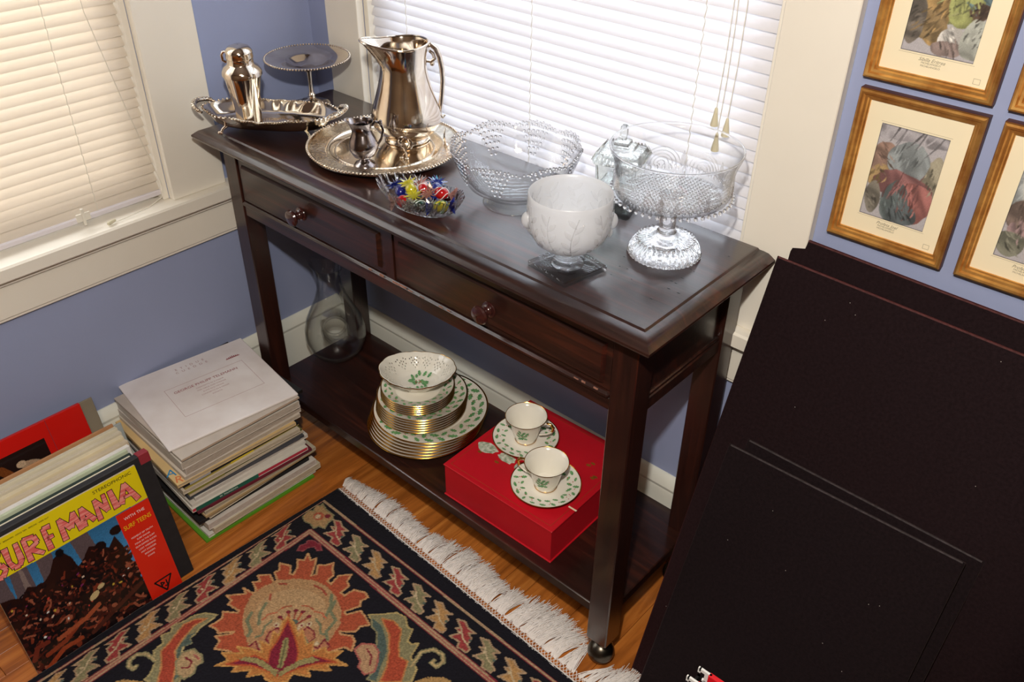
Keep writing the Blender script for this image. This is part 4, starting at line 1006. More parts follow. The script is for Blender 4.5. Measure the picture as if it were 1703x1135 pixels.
board(1.323, -.385, -.018, .400, .398, .604, .009, M_velvet2, 'smaller black velvet board behind the frontmost one')
board(1.312, -.418, .009, .399, .395, .605, .009, M_velvet2, 'smaller black velvet board frontmost of the leaning boards', 10)

# ------------------------------------------------ file box with red hanging folders, album corner
fbx = empty('file_box', (1.464, -.603, .0085), label='black open file box at the bottom edge, holding red hanging folders', cat='box')
M_blk = mat('black_plastic', (12, 11, 12), .6, vary=.1)
g = G(); w_, d_, h_ = .36, .12, .372
for a, b in (((0, 0, 0), (w_, .004, h_)), ((0, d_-.004, 0), (w_, d_, h_)), ((0, 0, 0), (.004, d_, h_)), ((w_-.004, 0, 0), (w_, d_, h_)), ((0, 0, 0), (w_, d_, .004))): g.box(a, b)
g.build('box_shell', M_blk, fbx, 0)
M_folder = mat('red_folder_card', (226, 26, 40), .45, vary=.08); M_hook = mat('white_hook_plastic', (235, 238, 236), .4, vary=.03)
for k, (dy, lab) in enumerate(((.093, 'red hanging folder with white hook, rearmost of three'), (.070, 'red hanging folder with white hook, middle of three'), (.052, 'red hanging folder with white hook, frontmost of three'))):
    f = empty('hanging_folder', (1.474+.0065*(k == 0)+.001*k, -.600+dy, .413-.001*k), label=lab, cat='folder', group='red hanging folders in the file box')
    G().cbox((.010, -.0035, -.25), (.33, -.0022, .017), .0004).cbox((.010, .0022, -.25), (.33, .0035, .017), .0004).cbox((.010, -.0035, .0165), (.33, .0035, .0185), .0006).build('folder_card', M_folder, f, 0)
    g = G().box((-.006, -.0018, .0125), (.014, .0018, .0185)); g.box((-.008, -.0018, .0085), (-.0035, .0018, .0185)); g.box((.0035, -.0018, -.004), (.012, .0018, .0125)); g.box((.0005, -.0018, -.006), (.012, .0018, -.002))
    g.build('hook', M_hook, f, 0)
M_maroon = mat('maroon_cloth', (110, 36, 32), .6, vary=.15); M_yel = mat('yellow_cloth', (176, 166, 90), .6, vary=.1)
al = empty('maroon_album', (1.820, -.66, .302), R(-3), 'maroon album with yellow border, only its corner showing at the lower right', 'album')
G().cbox((0, 0, 0), (.3, .40, .40), .002).build('album_body', M_maroon, al, 0)
g = G().cbox((-.001, -.001, .399), (.009, .401, .403), .001); g.cbox((-.003, -.001, 0), (0, .401, .403), .001); g.build('yellow_border', M_yel, al, 0)
tag(G().box((1.83, -.68, 0), (2.2, -.36, .300)).build('storage_crate', M_blk, None, 0), 'dark crate under the maroon album, outside the right edge', 'crate')

# ------------------------------------------------ records stacked on the floor
LPW = .307
def sleeve(name, M, w, h, t, rgb, lab, grp, spine=None, cat='record', disc=True, edge=None, cover=None):
    """record sleeve: local x width, y height, z thickness; open at +x"""
    root = empty(name, label=lab, cat=cat, group=grp); root.matrix_world = M
    key = 'sleeve_%d_%d_%d' % rgb
    m = MATS.get(key) or mat(key, rgb, .6, vary=.14, scale=14)
    g = G(); b = min(.0012, t*.3)
    g.cbox((0, 0, 0), (w, h, b), b*.3); g.cbox((0, 0, t-b), (w, h, t), b*.3); g.box((0, 0, b), (b, h, t-b)); g.box((b, 0, b), (w, b, t-b)); g.box((b, h-b, b), (w, h, t-b))
    g.build('sleeve_card', m, root, 0)
    if edge:
        k2 = 'edge_%d_%d_%d' % edge; me_ = MATS.get(k2) or mat(k2, edge, .7, vary=.3, scale=60, stretch=(1, 1, 8))
        G().box((b, b, b), (w-.0008, h-b, t-b)).build('inner_edge', me_, root, 0)
    elif disc: G().lathe([(.004, 0), (.1505, 0), (.1505, .0014), (.004, .0014)], 40, closed_prof=True, c=(w-.1515, h/2, t/2-.0007)).build('vinyl_disc', M_vinyl, root, 30)
    if spine:
        ks = 'spine_%d_%d_%d' % spine[0]; ms = MATS.get(ks) or mat(ks, spine[0], .5, vary=.15)
        G().box((w-.0004, h*spine[1], 0.0002), (w+.0006, h*spine[2], t-.0002)).build('spine_strip', ms, root, 0)
    return root
stackspec = [  # bottom to top: thickness, colour, edge, (dx,dy), rot, label, spine
 (.006, (96, 160, 40), None, (.004, .004), 0, 'green record sleeve at the very bottom of the floor stack', ((96, 170, 40), .0, 1.0)),
 (.008, (226, 226, 220), (216, 212, 200), (.002, .010), .5, 'white record sleeve just above the green one', None),
 (.015, (214, 204, 180), (206, 196, 172), (.010, .020), 1, 'thick cream boxed record set low in the stack', None),
 (.016, (228, 222, 214), (214, 206, 198), (.006, .014), .5, 'thick off-white boxed record set low in the stack', None),
 (.009, (34, 34, 36), (30, 26, 28), (-.035, .004), 0, 'black record sleeve jutting left in the stack', None),
 (.008, (150, 84, 40), (120, 66, 34), (-.012, .012), 1.5, 'orange-brown record sleeve in the lower half of the stack', ((170, 92, 40), .3, 1.0)),
 (.011, (222, 212, 190), (200, 188, 162), (.012, .008), 2.0, 'cream record sleeve with worn corner above the orange-brown one', None),
 (.006, (206, 180, 140), None, (.016, .006), 1, 'tan record sleeve in the lower half of the stack', ((196, 172, 128), .0, 1.0)),
 (.009, (200, 190, 168), (184, 172, 150), (.013, .016), 0, 'grey-cream record sleeve with punched edge', None),
 (.007, (112, 40, 56), None, (.010, .010), -1, 'maroon record sleeve in the middle of the stack', ((120, 40, 58), .1, .9)),
 (.010, (222, 218, 208), (208, 60, 84), (.006, .004), -1.5, 'white record sleeve with pink edge in the middle of the stack', ((40, 110, 92), .03, .55)),
 (.008, (220, 214, 204), None, (.001, .0), -.5, 'white record sleeve with thin dark line in the middle of the stack', ((226, 222, 214), .0, 1.0)),
 (.010, (226, 222, 214), (216, 210, 202), (.0, .008), 0, 'thick white record sleeve in the middle of the stack', None),
 (.006, (70, 72, 80), (70, 72, 78), (-.004, .004), -1, 'dark grey record sleeve in the upper half of the stack', ((84, 86, 94), .2, .96)),
 (.006, (214, 200, 176), None, (-.012, .0), 0, 'pale tan record sleeve in the upper half of the stack', ((214, 200, 176), .0, 1.0)),
 (.006, (120, 116, 60), (90, 90, 60), (-.010, -.002), 0, 'olive record sleeve in the upper half of the stack', ((150, 146, 70), .0, .3)),
 (.010, (220, 208, 188), (206, 194, 172), (-.008, -.004), -1, 'cream record sleeve in the upper half of the stack', None),
 (.006, (186, 168, 90), None, (-.016, -.010), .5, 'record sleeve with yellow and purple spine near the top', ((222, 200, 60), .38, .58)),
 (.007, (40, 38, 44), (28, 26, 30), (-.018, -.008), 0, 'black record sleeve near the top of the stack', ((190, 190, 190), .05, .22)),
 (.008, (226, 196, 140), (206, 186, 152), (-.062, -.012), -1, 'tan record sleeve with blue letter sticking out to the left', None),
 (.010, (214, 204, 190), (204, 192, 176), (-.012, .0), 0, 'cream boxed record set under the top of the stack', None),
 (.018, (222, 214, 206), (198, 186, 172), (-.014, .002), .5, 'thick grey-white boxed record set under the top of the stack', None),
 (.018, (226, 220, 210), (206, 196, 182), (-.008, .004), -.5, 'thick white boxed record set, third from the top of the stack', None),
 (.008, (40, 40, 42), None, (-.004, .010), 2.0, 'grey-green record sleeve second from the top, showing at the back corner', ((24, 22, 20), .0, 1.0)),
 (.005, (200, 190, 180), None, (.0, .0), 0, 'thin record sleeve right under the white top one', ((200, 180, 160), .0, 1.0)),
]
tot = sum(s[0] for s in stackspec)+.007
k_ = (.268)/tot; z = .0006; TANZ = 0
BX, BY, BR_ = -.005+.012, -.690-.006, -4.0
for i, (t, c_, e_, (dx, dy), ro, lab, sp) in enumerate(stackspec):
    t *= k_
    f = 1-i/len(stackspec)
    M = Matrix.Translation((max(.004, BX+dx+.004*f+.012*(1-f)*0)+.018, BY+dy, z)) @ Matrix.Rotation(R(ro*1.5-1.5), 4, 'Z')
    # sleeves that jut toward the camera side have +x offset, the wall keeps the other side
    o = sleeve('record_sleeve', M, .300 if i < 24 else .304, .304, t-.0002, c_, lab, 'records stacked on the floor', spine=sp, edge=e_)
    if 'blue letter' in lab:
        M_let = mat('blue_print', (20, 130, 190), .5, vary=.05); M_let2 = mat('orange_print', (220, 120, 70), .5, vary=.05)
        text('A', .034, M_let, o, frame_M((.268, .026, t+.0001), (-.30, -1, 0), (1, -.30, 0)).copy() if False else frame_M((.255, .0085, t+.0001), (.35, 1, 0), (-1, .35, 0)), 'lettering', ext=.0001)
        text('R', .03, M_let2, o, frame_M((.285, .012, t+.0001), (.35, 1, 0), (-1, .35, 0)), 'lettering', ext=.0001)
    if i == 10: 
        text('W. THUNICHIN', .0065*1.0, M_hook, o, frame_M((.3008, .09, t*.5), (0, 1, 0), (0, 0, 1)), 'spine_lettering', ext=.0001)
    z += t
topz = z
# the white sleeve on top, corner positions from the survey of the photograph's plane
c0, c1, c2, c3 = Vector((.279, -.713, 0)), Vector((.322, -.400, 0)), Vector((.020, -.383, 0)), Vector((-.009, -.682, 0))
xd = (c1-c0).normalized(); M = frame_M((.289, -.709, topz), xd, Vector((-xd.y, xd.x, 0)))
top = empty('record_sleeve', label='white record sleeve with red print lying on top of the floor stack', cat='record', group='records stacked on the floor'); top.matrix_world = M
M_white = mat('aged_white_sleeve', (244, 240, 240), .45, vary=.08, scale=9, rgb2=(228, 220, 218))
M_redink = mat('faded_red_ink', (186, 150, 150), .7, vary=.1); M_redink2 = mat('red_ink', (150, 44, 56), .6, vary=.1)
G().cbox((0, 0, 0), (.314, .296, .0055), .0012).build('sleeve_card', M_white, top, 0)
g = G(); a0, b0, a1, b1_ = .075, .085, .272, .205
for q in ((a0, b0, a1, b0+.0007), (a0, b1_, a1, b1_+.0007), (a0, b0, a0+.0007, b1_), (a1-.0007, b0, a1, b1_)): g.box((q[0], q[1], .0054), (q[2], q[3], .0057))
g.build('border_line', M_redink, top, 0)
tz = .0056
text('GEORGE PHILIPP TELEMANN', .0125, M_redink2, top, frame_M((.170, .183, tz), (1, 0, 0), (0, 1, 0)), 'title_lettering', ext=.00005)
for k, s in enumerate(('CONCERTO IN A MAJOR', 'FOR OBOE AND STRINGS', 'SUITE IN D MINOR', 'CONCERTO IN E MINOR', 'SONATA')):
    text(s, .0062, M_redink, top, frame_M((.172, .168-k*.0105, tz), (1, 0, 0), (0, 1, 0)), 'small_lettering', ext=.00004)
for k, s in enumerate(('E T I D U E', 'C U E D D E')): text(s, .011, M_redink, top, frame_M((.165, .268-k*.014, tz), (1, 0, 0), (0, 1, 0)), 'stamped_lettering', ext=.00004, space=1.4)
g = G()
for k in range(7): 
    x = .245+k*.0045; g.add([(x, .232, tz+.0001), (x+.004, .232, tz+.0001), (x+.002, .240-.0015*abs(k-3), tz+.0001)], [(0, 1, 2)])
g.box((.243, .229, .0054), (.278, .2315, .0057)); g.build('red_emblem', M_redink2, top, 0)

# ------------------------------------------------ records standing in a row, leaning to the left wall
def stand_M(xb, yb, th, rz=0):
    """sleeve standing on its edge: local x = along +y, local y = up the sleeve, local z = toward the room"""
    ax_ = Vector((math.sin(rz), math.cos(rz), 0)); nrm = Vector((-math.cos(rz), math.sin(rz), 0))
    up = nrm*math.sin(th)+Vector((0, 0, 1))*math.cos(th)
    return frame_M((xb, yb, .0), ax_, up)
rowspec = [  # x of front foot, y start, lean, thickness, height, colour, edge, label
 (.356, -1.105+.0, .200, .007, .314, (222, 212, 188), None, 'cream record sleeve right behind the black album', .325),
 (.345, -1.10, .200, .010, .312, (36, 54, 48), (30, 44, 40), 'dark green record sleeve in the leaning row', .33),
 (.331, -1.10, .200, .009, .314, (196, 206, 176), None, 'pale green record sleeve in the leaning row', .335),
 (.318, -1.09, .200, .012, .313, (232, 230, 226), (214, 206, 196), 'white boxed record set in the leaning row', .335),
 (.302, -1.085, .200, .014, .314, (206, 190, 164), (196, 182, 156), 'grey-tan record sleeve with staples in the leaning row', .335),
 (.284, -1.085, .200, .014, .315, (228, 214, 180), (214, 198, 164), 'cream boxed record set in the leaning row', .337),
 (.266, -1.08, .200, .012, .314, (216, 206, 184), (204, 192, 168), 'pale cream record sleeve in the leaning row', .337),
 (.250, -1.08, .200, .012, .316, (222, 214, 190), None, 'cream record sleeve with blue spine print in the leaning row', .337),
 (.236, -1.08, .200, .006, .316, (190, 140, 96), None, 'tan record sleeve at the back of the cream group', .335),
]
for (xb, ys, th, t, h, c_, e_, lab, l) in rowspec:
    o = sleeve('record_sleeve', stand_M(xb-.004, ys, th), .315, h, t, c_, lab, 'records leaning in a row', edge=e_)
# black album
ba = empty('black_record_album', label='black cloth record album with red corner right behind the yellow cover', cat='album', group='records leaning in a row')
ba.matrix_world = stand_M(.366, -1.085, .2025)
G().cbox((0, 0, 0), (.322, .322, .019), .002).build('album_body', M_blackcover, ba, 0)
G().cbox((.300, .300, -.0005), (.3235, .3235, .0198), .001).build('red_corner', M_redink2, ba, 0)
# red album at the wall, picture panel a plain stand-in
ra = empty('red_record_album', label='bright red record album with dark picture panel against the left wall', cat='album', group='records leaning in a row')
ra.matrix_world = stand_M(.105, -1.09, .21)
M_redal = mat('bright_red_album', (214, 26, 18), .35, vary=.06)
G().cbox((0, 0, 0), (.312, .312, .010), .001).build('album_body', M_redal, ra, 0)
G().box((.232, 0, .0098), (.2332, .312, .0103)).build('crease_line', M_redink2, ra, 0)
C = Canvas(0, 0, 118, 110, 1.2, (34, 22, 20))
C.dot(78, 62, 26, (176, 148, 120), 14, -.5); C.dot(56, 78, 10, (196, 170, 140), 8); C.line([(60, 40), (30, 62), (16, 84)], (7, 9), (120, 66, 30)); C.dot(22, 54, 12, (90, 50, 28), 9); C.noise(.15)
C.build('picture_panel', M_cover, ra, frame_M((.100, .165, .0104), (1, 0, 0), (0, 1, 0)))
gy = empty('record_sleeve', label='grey-green record sleeve poking up behind the red album', cat='record', group='records leaning in a row')
gy.matrix_world = stand_M(.088, -1.055, .195)
G().cbox((0, 0, 0), (.31, .302, .005), .001).build('sleeve_card', mat('sleeve_greygreen', (150, 140, 120), .6, vary=.2), gy, 0)
g3 = empty('record_sleeve', label='blue-grey record sleeve standing between the row and the stack', cat='record', group='records leaning in a row')
g3.matrix_world = stand_M(.150, -1.035, .19)
G().cbox((0, 0, 0), (.31, .255, .006), .001).build('sleeve_card', mat('sleeve_bluegrey', (176, 186, 186), .6, vary=.2), g3, 0)
# the front cover
sm_ = empty('surf_record_sleeve', label='yellow and red SURF MANIA record sleeve with crowd photo at the front of the row', cat='record', group='records leaning in a row')
sm_.matrix_world = stand_M(.394, -1.1165, .21)
M_sle = mat('worn_sleeve_edge', (196, 180, 150), .7, vary=.2)
G().cbox((0, 0, -.004), (.3175, .318, 0), .0006).build('sleeve_card', M_sle, sm_, 0)
C = Canvas(0, 0, 317, 318, 1.25, (44, 16, 10)); cs_ = C
C.poly([(0, 0), (317, 0), (317, 318), (0, 318)], (60, 130, 190)) # sky
sk = (C.Y-150)/90; C.a[:] = np.clip(np.array([64, 138, 196])[None, None, :]*(1-.25*np.clip(sk, 0, 1))[..., None], 0, 255)
for q in ([(150, 242), (185, 246), (193, 180), (158, 160)], [(34, 240), (66, 240), (66, 170), (28, 180)], [(84, 240), (114, 240), (106, 160), (80, 170)], [(-2, 240), (24, 240), (26, 170), (-2, 170)]): C.poly(q, (92, 78, 82))
C.poly([(50, 240), (56, 240), (58, 185), (46, 185)], (128, 112, 108))
C.poly([(-2, 0), (250, 0), (239, 155), (229, 196), (211, 178), (197, 193), (178, 205), (160, 186), (146, 176), (142, 204), (130, 226), (112, 222), (96, 197), (84, 188), (70, 183), (52, 196), (36, 180), (20, 190), (-2, 196)], (40, 18, 14))
C.dot(236, 206, 13, (24, 14, 14), 10); C.dot(197, 190, 12, (26, 14, 14), 12); C.dot(126, 226, 8, (20, 14, 16), 9)
rs = np.random.RandomState(5)
skin = [(120, 50, 32), (86, 34, 24), (58, 24, 20), (26, 16, 18), (70, 26, 20), (24, 14, 16), (18, 12, 15), (150, 84, 62), (24, 16, 18), (34, 16, 16), (20, 12, 14), (46, 20, 18)]
for k in range(1300):
    x, y = rs.uniform(0, 246), rs.uniform(2, 200)*rs.uniform(.6, 1)
    ytop = np.interp(x, [0, 36, 96, 130, 146, 178, 211, 240], [190, 182, 192, 215, 176, 200, 180, 165])
    y = min(y, ytop-6); c_ = skin[rs.randint(len(skin))]; sc = 1+(1-y/200)*1.2
    if rs.rand() < .6: C.dot(x, y, 2.6*sc, c_, 3.2*sc, rs.uniform(0, 3))
    else:
        a = rs.uniform(0, 2*PI); b = a+rs.uniform(-1.3, 1.3); L1 = 6*sc; p1 = (x+L1*math.cos(a), y+L1*math.sin(a)); C.line([(x, y), p1, (p1[0]+L1*math.cos(b), p1[1]+L1*math.sin(b))], 1.3*sc, c_)
for (x, y, w, h, a) in ((150, 96, 12, 7, .5), (168, 108, 8, 5, .2)): C.dot(x, y, w, (196, 176, 130), h, a)
for k in range(26): C.dot(rs.uniform(10, 235), rs.uniform(60, 170), rs.uniform(1.2, 3), [(210, 190, 170), (190, 60, 50), (120, 40, 90), (200, 170, 60), (220, 220, 220)][k % 5], rs.uniform(1.2, 3.6), rs.uniform(0, 3))
for pts, c_ in (([(20, 6), (60, 26), (96, 24)], (150, 64, 36)), ([(30, 34), (70, 40), (110, 62)], (132, 54, 32)), ([(60, 52), (120, 60), (150, 72)], (160, 80, 50)), ([(120, 20), (160, 34), (240, 60)], (72, 34, 26)), ([(6, 40), (20, 62), (40, 60)], (110, 44, 30))): C.line(pts, 5, c_)
C.noise(.10)
C.poly([(-2, 238), (320, 236), (320, 320), (-2, 320)], (232, 212, 22))
C.poly([(247, -2), (320, -2), (320, 235), (246, 235)], (222, 40, 20))
C.build('cover_print', M_cover, sm_, Matrix.Translation((.0002, 0, .0004)))
M_blkink = mat('black_ink', (30, 18, 20), .5, vary=.1); M_pink = mat('coral_letter_ink', (224, 100, 96), .4, vary=.35, scale=90, stretch=(.3, 3, 1), rgb2=(240, 150, 140), thr=(.45, .55)); M_wink = mat('white_ink', (240, 232, 226), .4, vary=.05); M_yink = mat('yellow_ink', (240, 206, 30), .4, vary=.05)
# wonky hand-drawn capitals: outline strokes below, coral strokes above
def wedge(a, b, wa, wb, e, z):
    a, b = Vector((*a, 0)), Vector((*b, 0)); d = (b-a).normalized(); n = Vector((-d.y, d.x, 0)); a = a-d*e; b = b+d*e
    return [tuple((p*.001)+Vector((0, 0, z))) for p in (a+n*(wa/2+e), a-n*(wa/2+e), b-n*(wb/2+e), b+n*(wb/2+e))]
LET = {'S': ([(37, 290), (22, 296), (10, 286), (13, 272), (30, 266), (35, 254), (24, 242), (8, 246)], 9),
 'U': ([(46, 294), (44, 262), (48, 248), (58, 246), (64, 256), (66, 293)], 9), 'R': ([(78, 242), (80, 292), (98, 287), (101, 273), (84, 266), (103, 244)], 8.5),
 'F1': ([(117, 243), (118, 292), (131, 290)], 9), 'F2': ([(118, 268), (130, 268)], 8),
 'M': ([(147, 244), (149, 292), (164, 262), (177, 292), (180, 248)], 9), 'A1': ([(187, 249), (193, 291), (209, 252)], 9), 'A2': ([(189, 264), (204, 264)], 6),
 'N': ([(219, 245), (221, 292), (238, 256), (240, 294)], 8), 'I': ([(256, 250), (254, 294)], 11), 'A3': ([(266, 252), (284, 292), (300, 244)], 10), 'A4': ([(274, 264), (294, 262)], 6)}
go, gp = G(), G()
for k, (pts, w_) in LET.items():
    for i in range(len(pts)-1):
        w1 = w_*(1.2 if i % 2 == 0 else .8); w2 = w_*(.85 if i % 2 == 0 else 1.15)
        for gg, e, z in ((go, 1.5, .0007+.00001*i), (gp, 0, .0010+.00001*i)):
            gg.add(wedge(pts[i], pts[i+1], w1, w2, e if e else .2, z), [(0, 1, 2, 3)])
def slab(g, name, m, parent, t=.0002):
    v = g.v; n = len(v); g.v = v+[(x, y, z-t) for x, y, z in v]; f0 = list(g.f)
    for f in f0:
        k = len(f); g.f.append(tuple(i+n for i in reversed(f)))
        for i in range(k): g.f.append((f[i], f[(i+1) % k], f[(i+1) % k]+n, f[i]+n))
    return g.build(name, m, parent, 0)
slab(go, 'title_outline', M_blkink, sm_); slab(gp, 'title_lettering', M_pink, sm_)
def smt(s, size, m, x, y, name='lettering', sx=1, align='CENTER', rot=0, sh=0): return text(s, size, m, sm_, frame_M((x*.001, y*.001, .0007), (math.cos(rot), math.sin(rot), 0), (-math.sin(rot), math.cos(rot), 0)), name, ext=.0001, sx=sx, align=align, shear=sh)
smt('STEREOPHONIC', .0098, M_blkink, 265, 307, sx=1.15)
smt('SURF PARTY · BREAKERS · HANG TEN · PIPELINE · WIPE OUT', .0042, M_blkink, 80, 308)
smt('WITH THE', .0095, M_wink, 281, 217); smt('SURF TEENS', .0145, M_yink, 281, 197, sx=.78)
for k, s in enumerate(('MOMENT OF TRUTH', 'SURF MANIA', 'FOUR IN THE SURF', 'GUM DIPPED SLICKS', 'LOST WEEKEND', 'HOT DOGGER', 'BREAKERS', 'SHAKE')): smt(s, .0052, M_wink, 281, 168-k*8.4)
g = G()
for (a, b) in (((264, 40), (302, 40)), ((302, 40), (283, 8)), ((283, 8), (264, 40))): g.add(wedge(a, b, 2.2, 2.2, .6, .0009), [(0, 1, 2, 3)])
for (a, b) in (((276, 33), (276, 22)), ((276, 33), (283, 28)), ((283, 28), (277, 25)), ((288, 33), (288, 19)), ((282, 20), (288, 18))): g.add(wedge(a, b, 2.0, 2.0, .4, .0009), [(0, 1, 2, 3)])
slab(g, 'triangle_emblem', M_blkink, sm_)

# ------------------------------------------------ the rug
BK, TAN, MAG, RUST, SAGE, TEAL, GOLD, CRM, PNK = (26, 25, 33), (176, 148, 118), (126, 42, 54), (176, 88, 62), (140, 134, 100), (88, 102, 92), (176, 128, 70), (200, 180, 146), (168, 96, 88)
C = Canvas(384, -1380, 1700, -386, 2.2, BK)
def seg(c, pts, r, col): c.line(pts, r, col)
xl, yt = 408, -410
def guard(xo, yo, cols):
    for w_, col in cols: C.line([(xo-10 if False else xo, -1390), (xo+(20 if xo < 450 else 8), yo), (1710, yo-6)], w_, col)
guard(400, -436, ((4.2, MAG), (2.6, TAN))); 
guard(477, -520, ((7.5, MAG), (5.2, TAN), (1.8, PNK)))
tR = np.array([(701, -466), (725, -478), (715, -485), (732, -489), (720, -510), (746, -505), (752, -518), (776, -515), (777, -504), (763, -499), (761, -482), (746, -477), (758, -466), (736, -467), (719, -459), (708, -464)], float)-np.array([740, -488])
def motif(cx, cy, rot, col, flip=1):
    ca, sa = math.cos(rot), math.sin(rot); q = [(cx+ca*x*flip*.95-sa*y*.95, cy+sa*x*flip*.95+ca*y*.95) for x, y in tR]
    C.poly(q, col, 1.5); C.line(q, 1.9, TAN, True); C.line([q[1], ((q[8][0]+q[2][0])/2, (q[8][1]+q[2][1])/2), q[9]], 1.5, CRM)
    C.dot(cx+ca*20, cy+sa*20, 3.2, TEAL); C.dot(cx-ca*8, cy-sa*8, 3, CRM)
cols = [(158, 66, 66), SAGE, (184, 142, 92)]
for i in range(17): motif(534+i*69.5, -480-(i*.6), 0, cols[i % 3])
for i in range(13): motif(452-i*1.3, -572-i*67.5, PI/2, cols[(i) % 3], -1)
cfl = [(434, -502), (426, -481), (440, -474), (426, -459), (440, -452), (436, -444), (459, -451), (485, -449), (495, -462), (496, -477), (504, -491), (487, -496), (485, -508), (466, -504), (451, -509)]
C.poly(cfl, (176, 142, 100), 1.5); C.line(cfl, 1.8, SAGE, True); C.dot(462, -476, 13, (178, 96, 70)); C.dot(462, -478, 7, CRM); C.dot(478, -462, 7, MAG)
D = {
'pet': [(536,-564),(557,-573),(562,-560),(580,-581),(593,-599),(599,-589),(580,-570),(594,-558),(601,-542),(615,-557),(628,-564),(631,-585),(644,-585),(638,-558),(657,-537),(664,-556),(677,-561),(678,-586),(690,-585),(693,-561),(717,-549),(732,-553),(727,-571),(737,-579),(723,-612),(732,-614),(747,-587),(765,-590),(789,-598),(777,-613),(780,-628),(755,-651),(762,-654),(782,-640),(797,-645),(810,-664),(792,-668),(781,-690),(787,-709),(673,-813),(643,-828),(624,-833),(600,-849),(591,-832),(574,-832),(595,-803),(593,-799),(572,-822),(560,-819),(544,-825),(546,-796),(533,-785),(558,-766),(556,-761),(524,-767),(521,-756),(502,-756),(529,-725),(511,-720),(541,-714),(537,-704),(513,-697),(523,-684),(505,-679),(523,-659),(547,-666),(549,-657),(526,-649),(528,-637),(512,-625),(537,-613),(554,-628),(562,-624),(551,-605),(533,-591),(546,-583)],
'disc': [(575,-626),(607,-603),(642,-594),(682,-599),(717,-615),(742,-638),(752,-666),(767,-703),(658,-802),(618,-789),(586,-774),(560,-751),(541,-721),(540,-686),(551,-654)],
'dots': [(557,-590),(605,-578),(656,-576),(702,-579),(752,-618),(776,-664),(544,-634),(536,-683),(533,-733),(563,-790),(604,-820)],
'flame': [(635,-870),(643,-846),(619,-844),(652,-816),(630,-815),(654,-799),(679,-789),(653,-776),(675,-768),(654,-743),(671,-741),(648,-717),(645,-700),(666,-701),(700,-714),(694,-700),(730,-718),(734,-702),(754,-721),(763,-695),(776,-700),(796,-677),(798,-699),(830,-692),(798,-718),(815,-722),(778,-750),(795,-758),(764,-777),(770,-795),(757,-813),(736,-820),(720,-818),(703,-842),(696,-828),(671,-856),(668,-841)],
'flame2': [(649,-854),(662,-823),(673,-803),(706,-794),(687,-776),(679,-752),(653,-706),(708,-726),(733,-740),(749,-756),(762,-723),(808,-702),(782,-729),(761,-765),(750,-799),(723,-806),(686,-822)],
'lf0': [(731,-789),(709,-768),(688,-744),(684,-732),(697,-736),(720,-758),(737,-782)],
'lf1': [(657,-831),(663,-815),(685,-802),(715,-796),(737,-793),(745,-804),(718,-807),(688,-814)],
'lf2': [(779,-722),(761,-727),(748,-751),(743,-779),(741,-792),(751,-804),(754,-778),(760,-755)],
'll': [(531,-798),(533,-815),(533,-841),(540,-860),(538,-877),(555,-896),(582,-908),(602,-924),(616,-941),(577,-976),(558,-982),(557,-969),(539,-946),(512,-935),(510,-912),(490,-905),(497,-887),(485,-876),(493,-858),(496,-833),(508,-813)],
'llc': [(523,-818),(519,-847),(531,-881),(544,-906),(570,-918),(607,-949),(585,-969),(556,-943),(524,-925),(519,-905),(511,-887),(500,-858),(507,-835)],
'llt': [(537,-850),(538,-868),(553,-873),(547,-891),(573,-916),(602,-924),(603,-942),(568,-921),(541,-896),(531,-868)],
'llp': [(559,-898),(568,-878),(595,-875),(609,-883),(608,-896),(619,-909),(616,-929),(594,-932),(569,-919)],
'curl': [(535,-944),(507,-949),(495,-963),(497,-979),(508,-987),(521,-984),(519,-977)],
'rl': [(767,-583),(787,-563),(807,-539),(830,-534),(852,-548),(864,-545),(877,-571),(889,-571),(898,-559),(909,-593),(939,-604),(953,-631),(895,-683),(876,-654),(847,-642),(841,-623),(822,-600),(804,-591)],
'rlc': [(795,-570),(819,-557),(847,-561),(870,-589),(892,-608),(913,-604),(938,-644),(906,-673),(891,-641),(868,-614),(837,-586)],
'rlt': [(777,-582),(807,-580),(838,-594),(866,-616),(883,-647),(902,-677),(883,-686),(876,-654),(845,-643),(836,-619),(813,-599),(796,-598)],
'rlp': [(812,-658),(812,-639),(832,-623),(853,-628),(872,-650),(881,-665),(871,-682),(848,-679),(843,-668)],
'curl2': [(927,-607),(917,-570),(931,-549),(953,-545),(967,-556),(964,-574),(950,-574),(950,-567)],
'top': [(511,-576),(504,-562),(509,-548),(504,-541),(515,-532),(536,-529),(553,-538),(545,-545),(532,-542),(522,-554),(522,-568)]}
J = 1.4
C.poly(D['top'], MAG, J); C.line(D['top'], 1.4, (150, 80, 84), True)
C.poly(D['pet'], (172, 84, 58), J); C.line(D['pet'], 2.2, (196, 150, 104), True)
C.poly(D['disc'], (178, 140, 100), J)
C.dot(640, -690, 76, (186, 152, 112), 62, .7); C.dot(690, -740, 56, (182, 132, 96), 40, .7)
for q, col in () and (([(603, -783), (610, -764), (637, -759), (647, -776), (649, -792)], PNK), ([(708, -681), (734, -696), (752, -686), (740, -672)], PNK)): C.poly(q, col, J); C.line(q, 2, MAG, True)
for q in ([(580, -746), (589, -764), (619, -775), (623, -785)], [(687, -608), (699, -631), (727, -638), (735, -670), (751, -680)], [(582, -711), (593, -734), (615, -753)], [(668, -602), (690, -622), (706, -650)]): C.line(q, 3.6, (120, 124, 96))
for q in ([(570, -690), (580, -700)], [(620, -612), (640, -606), (660, -610)], [(560, -660), (572, -650)]): C.line(q, 2.4, (160, 76, 60))
ax_ = (.66, .75)   # axis of the palmette, tip up-left
def pal(u, v): return (668-u*.70+v*.72, -704+u*.72+v*.70)
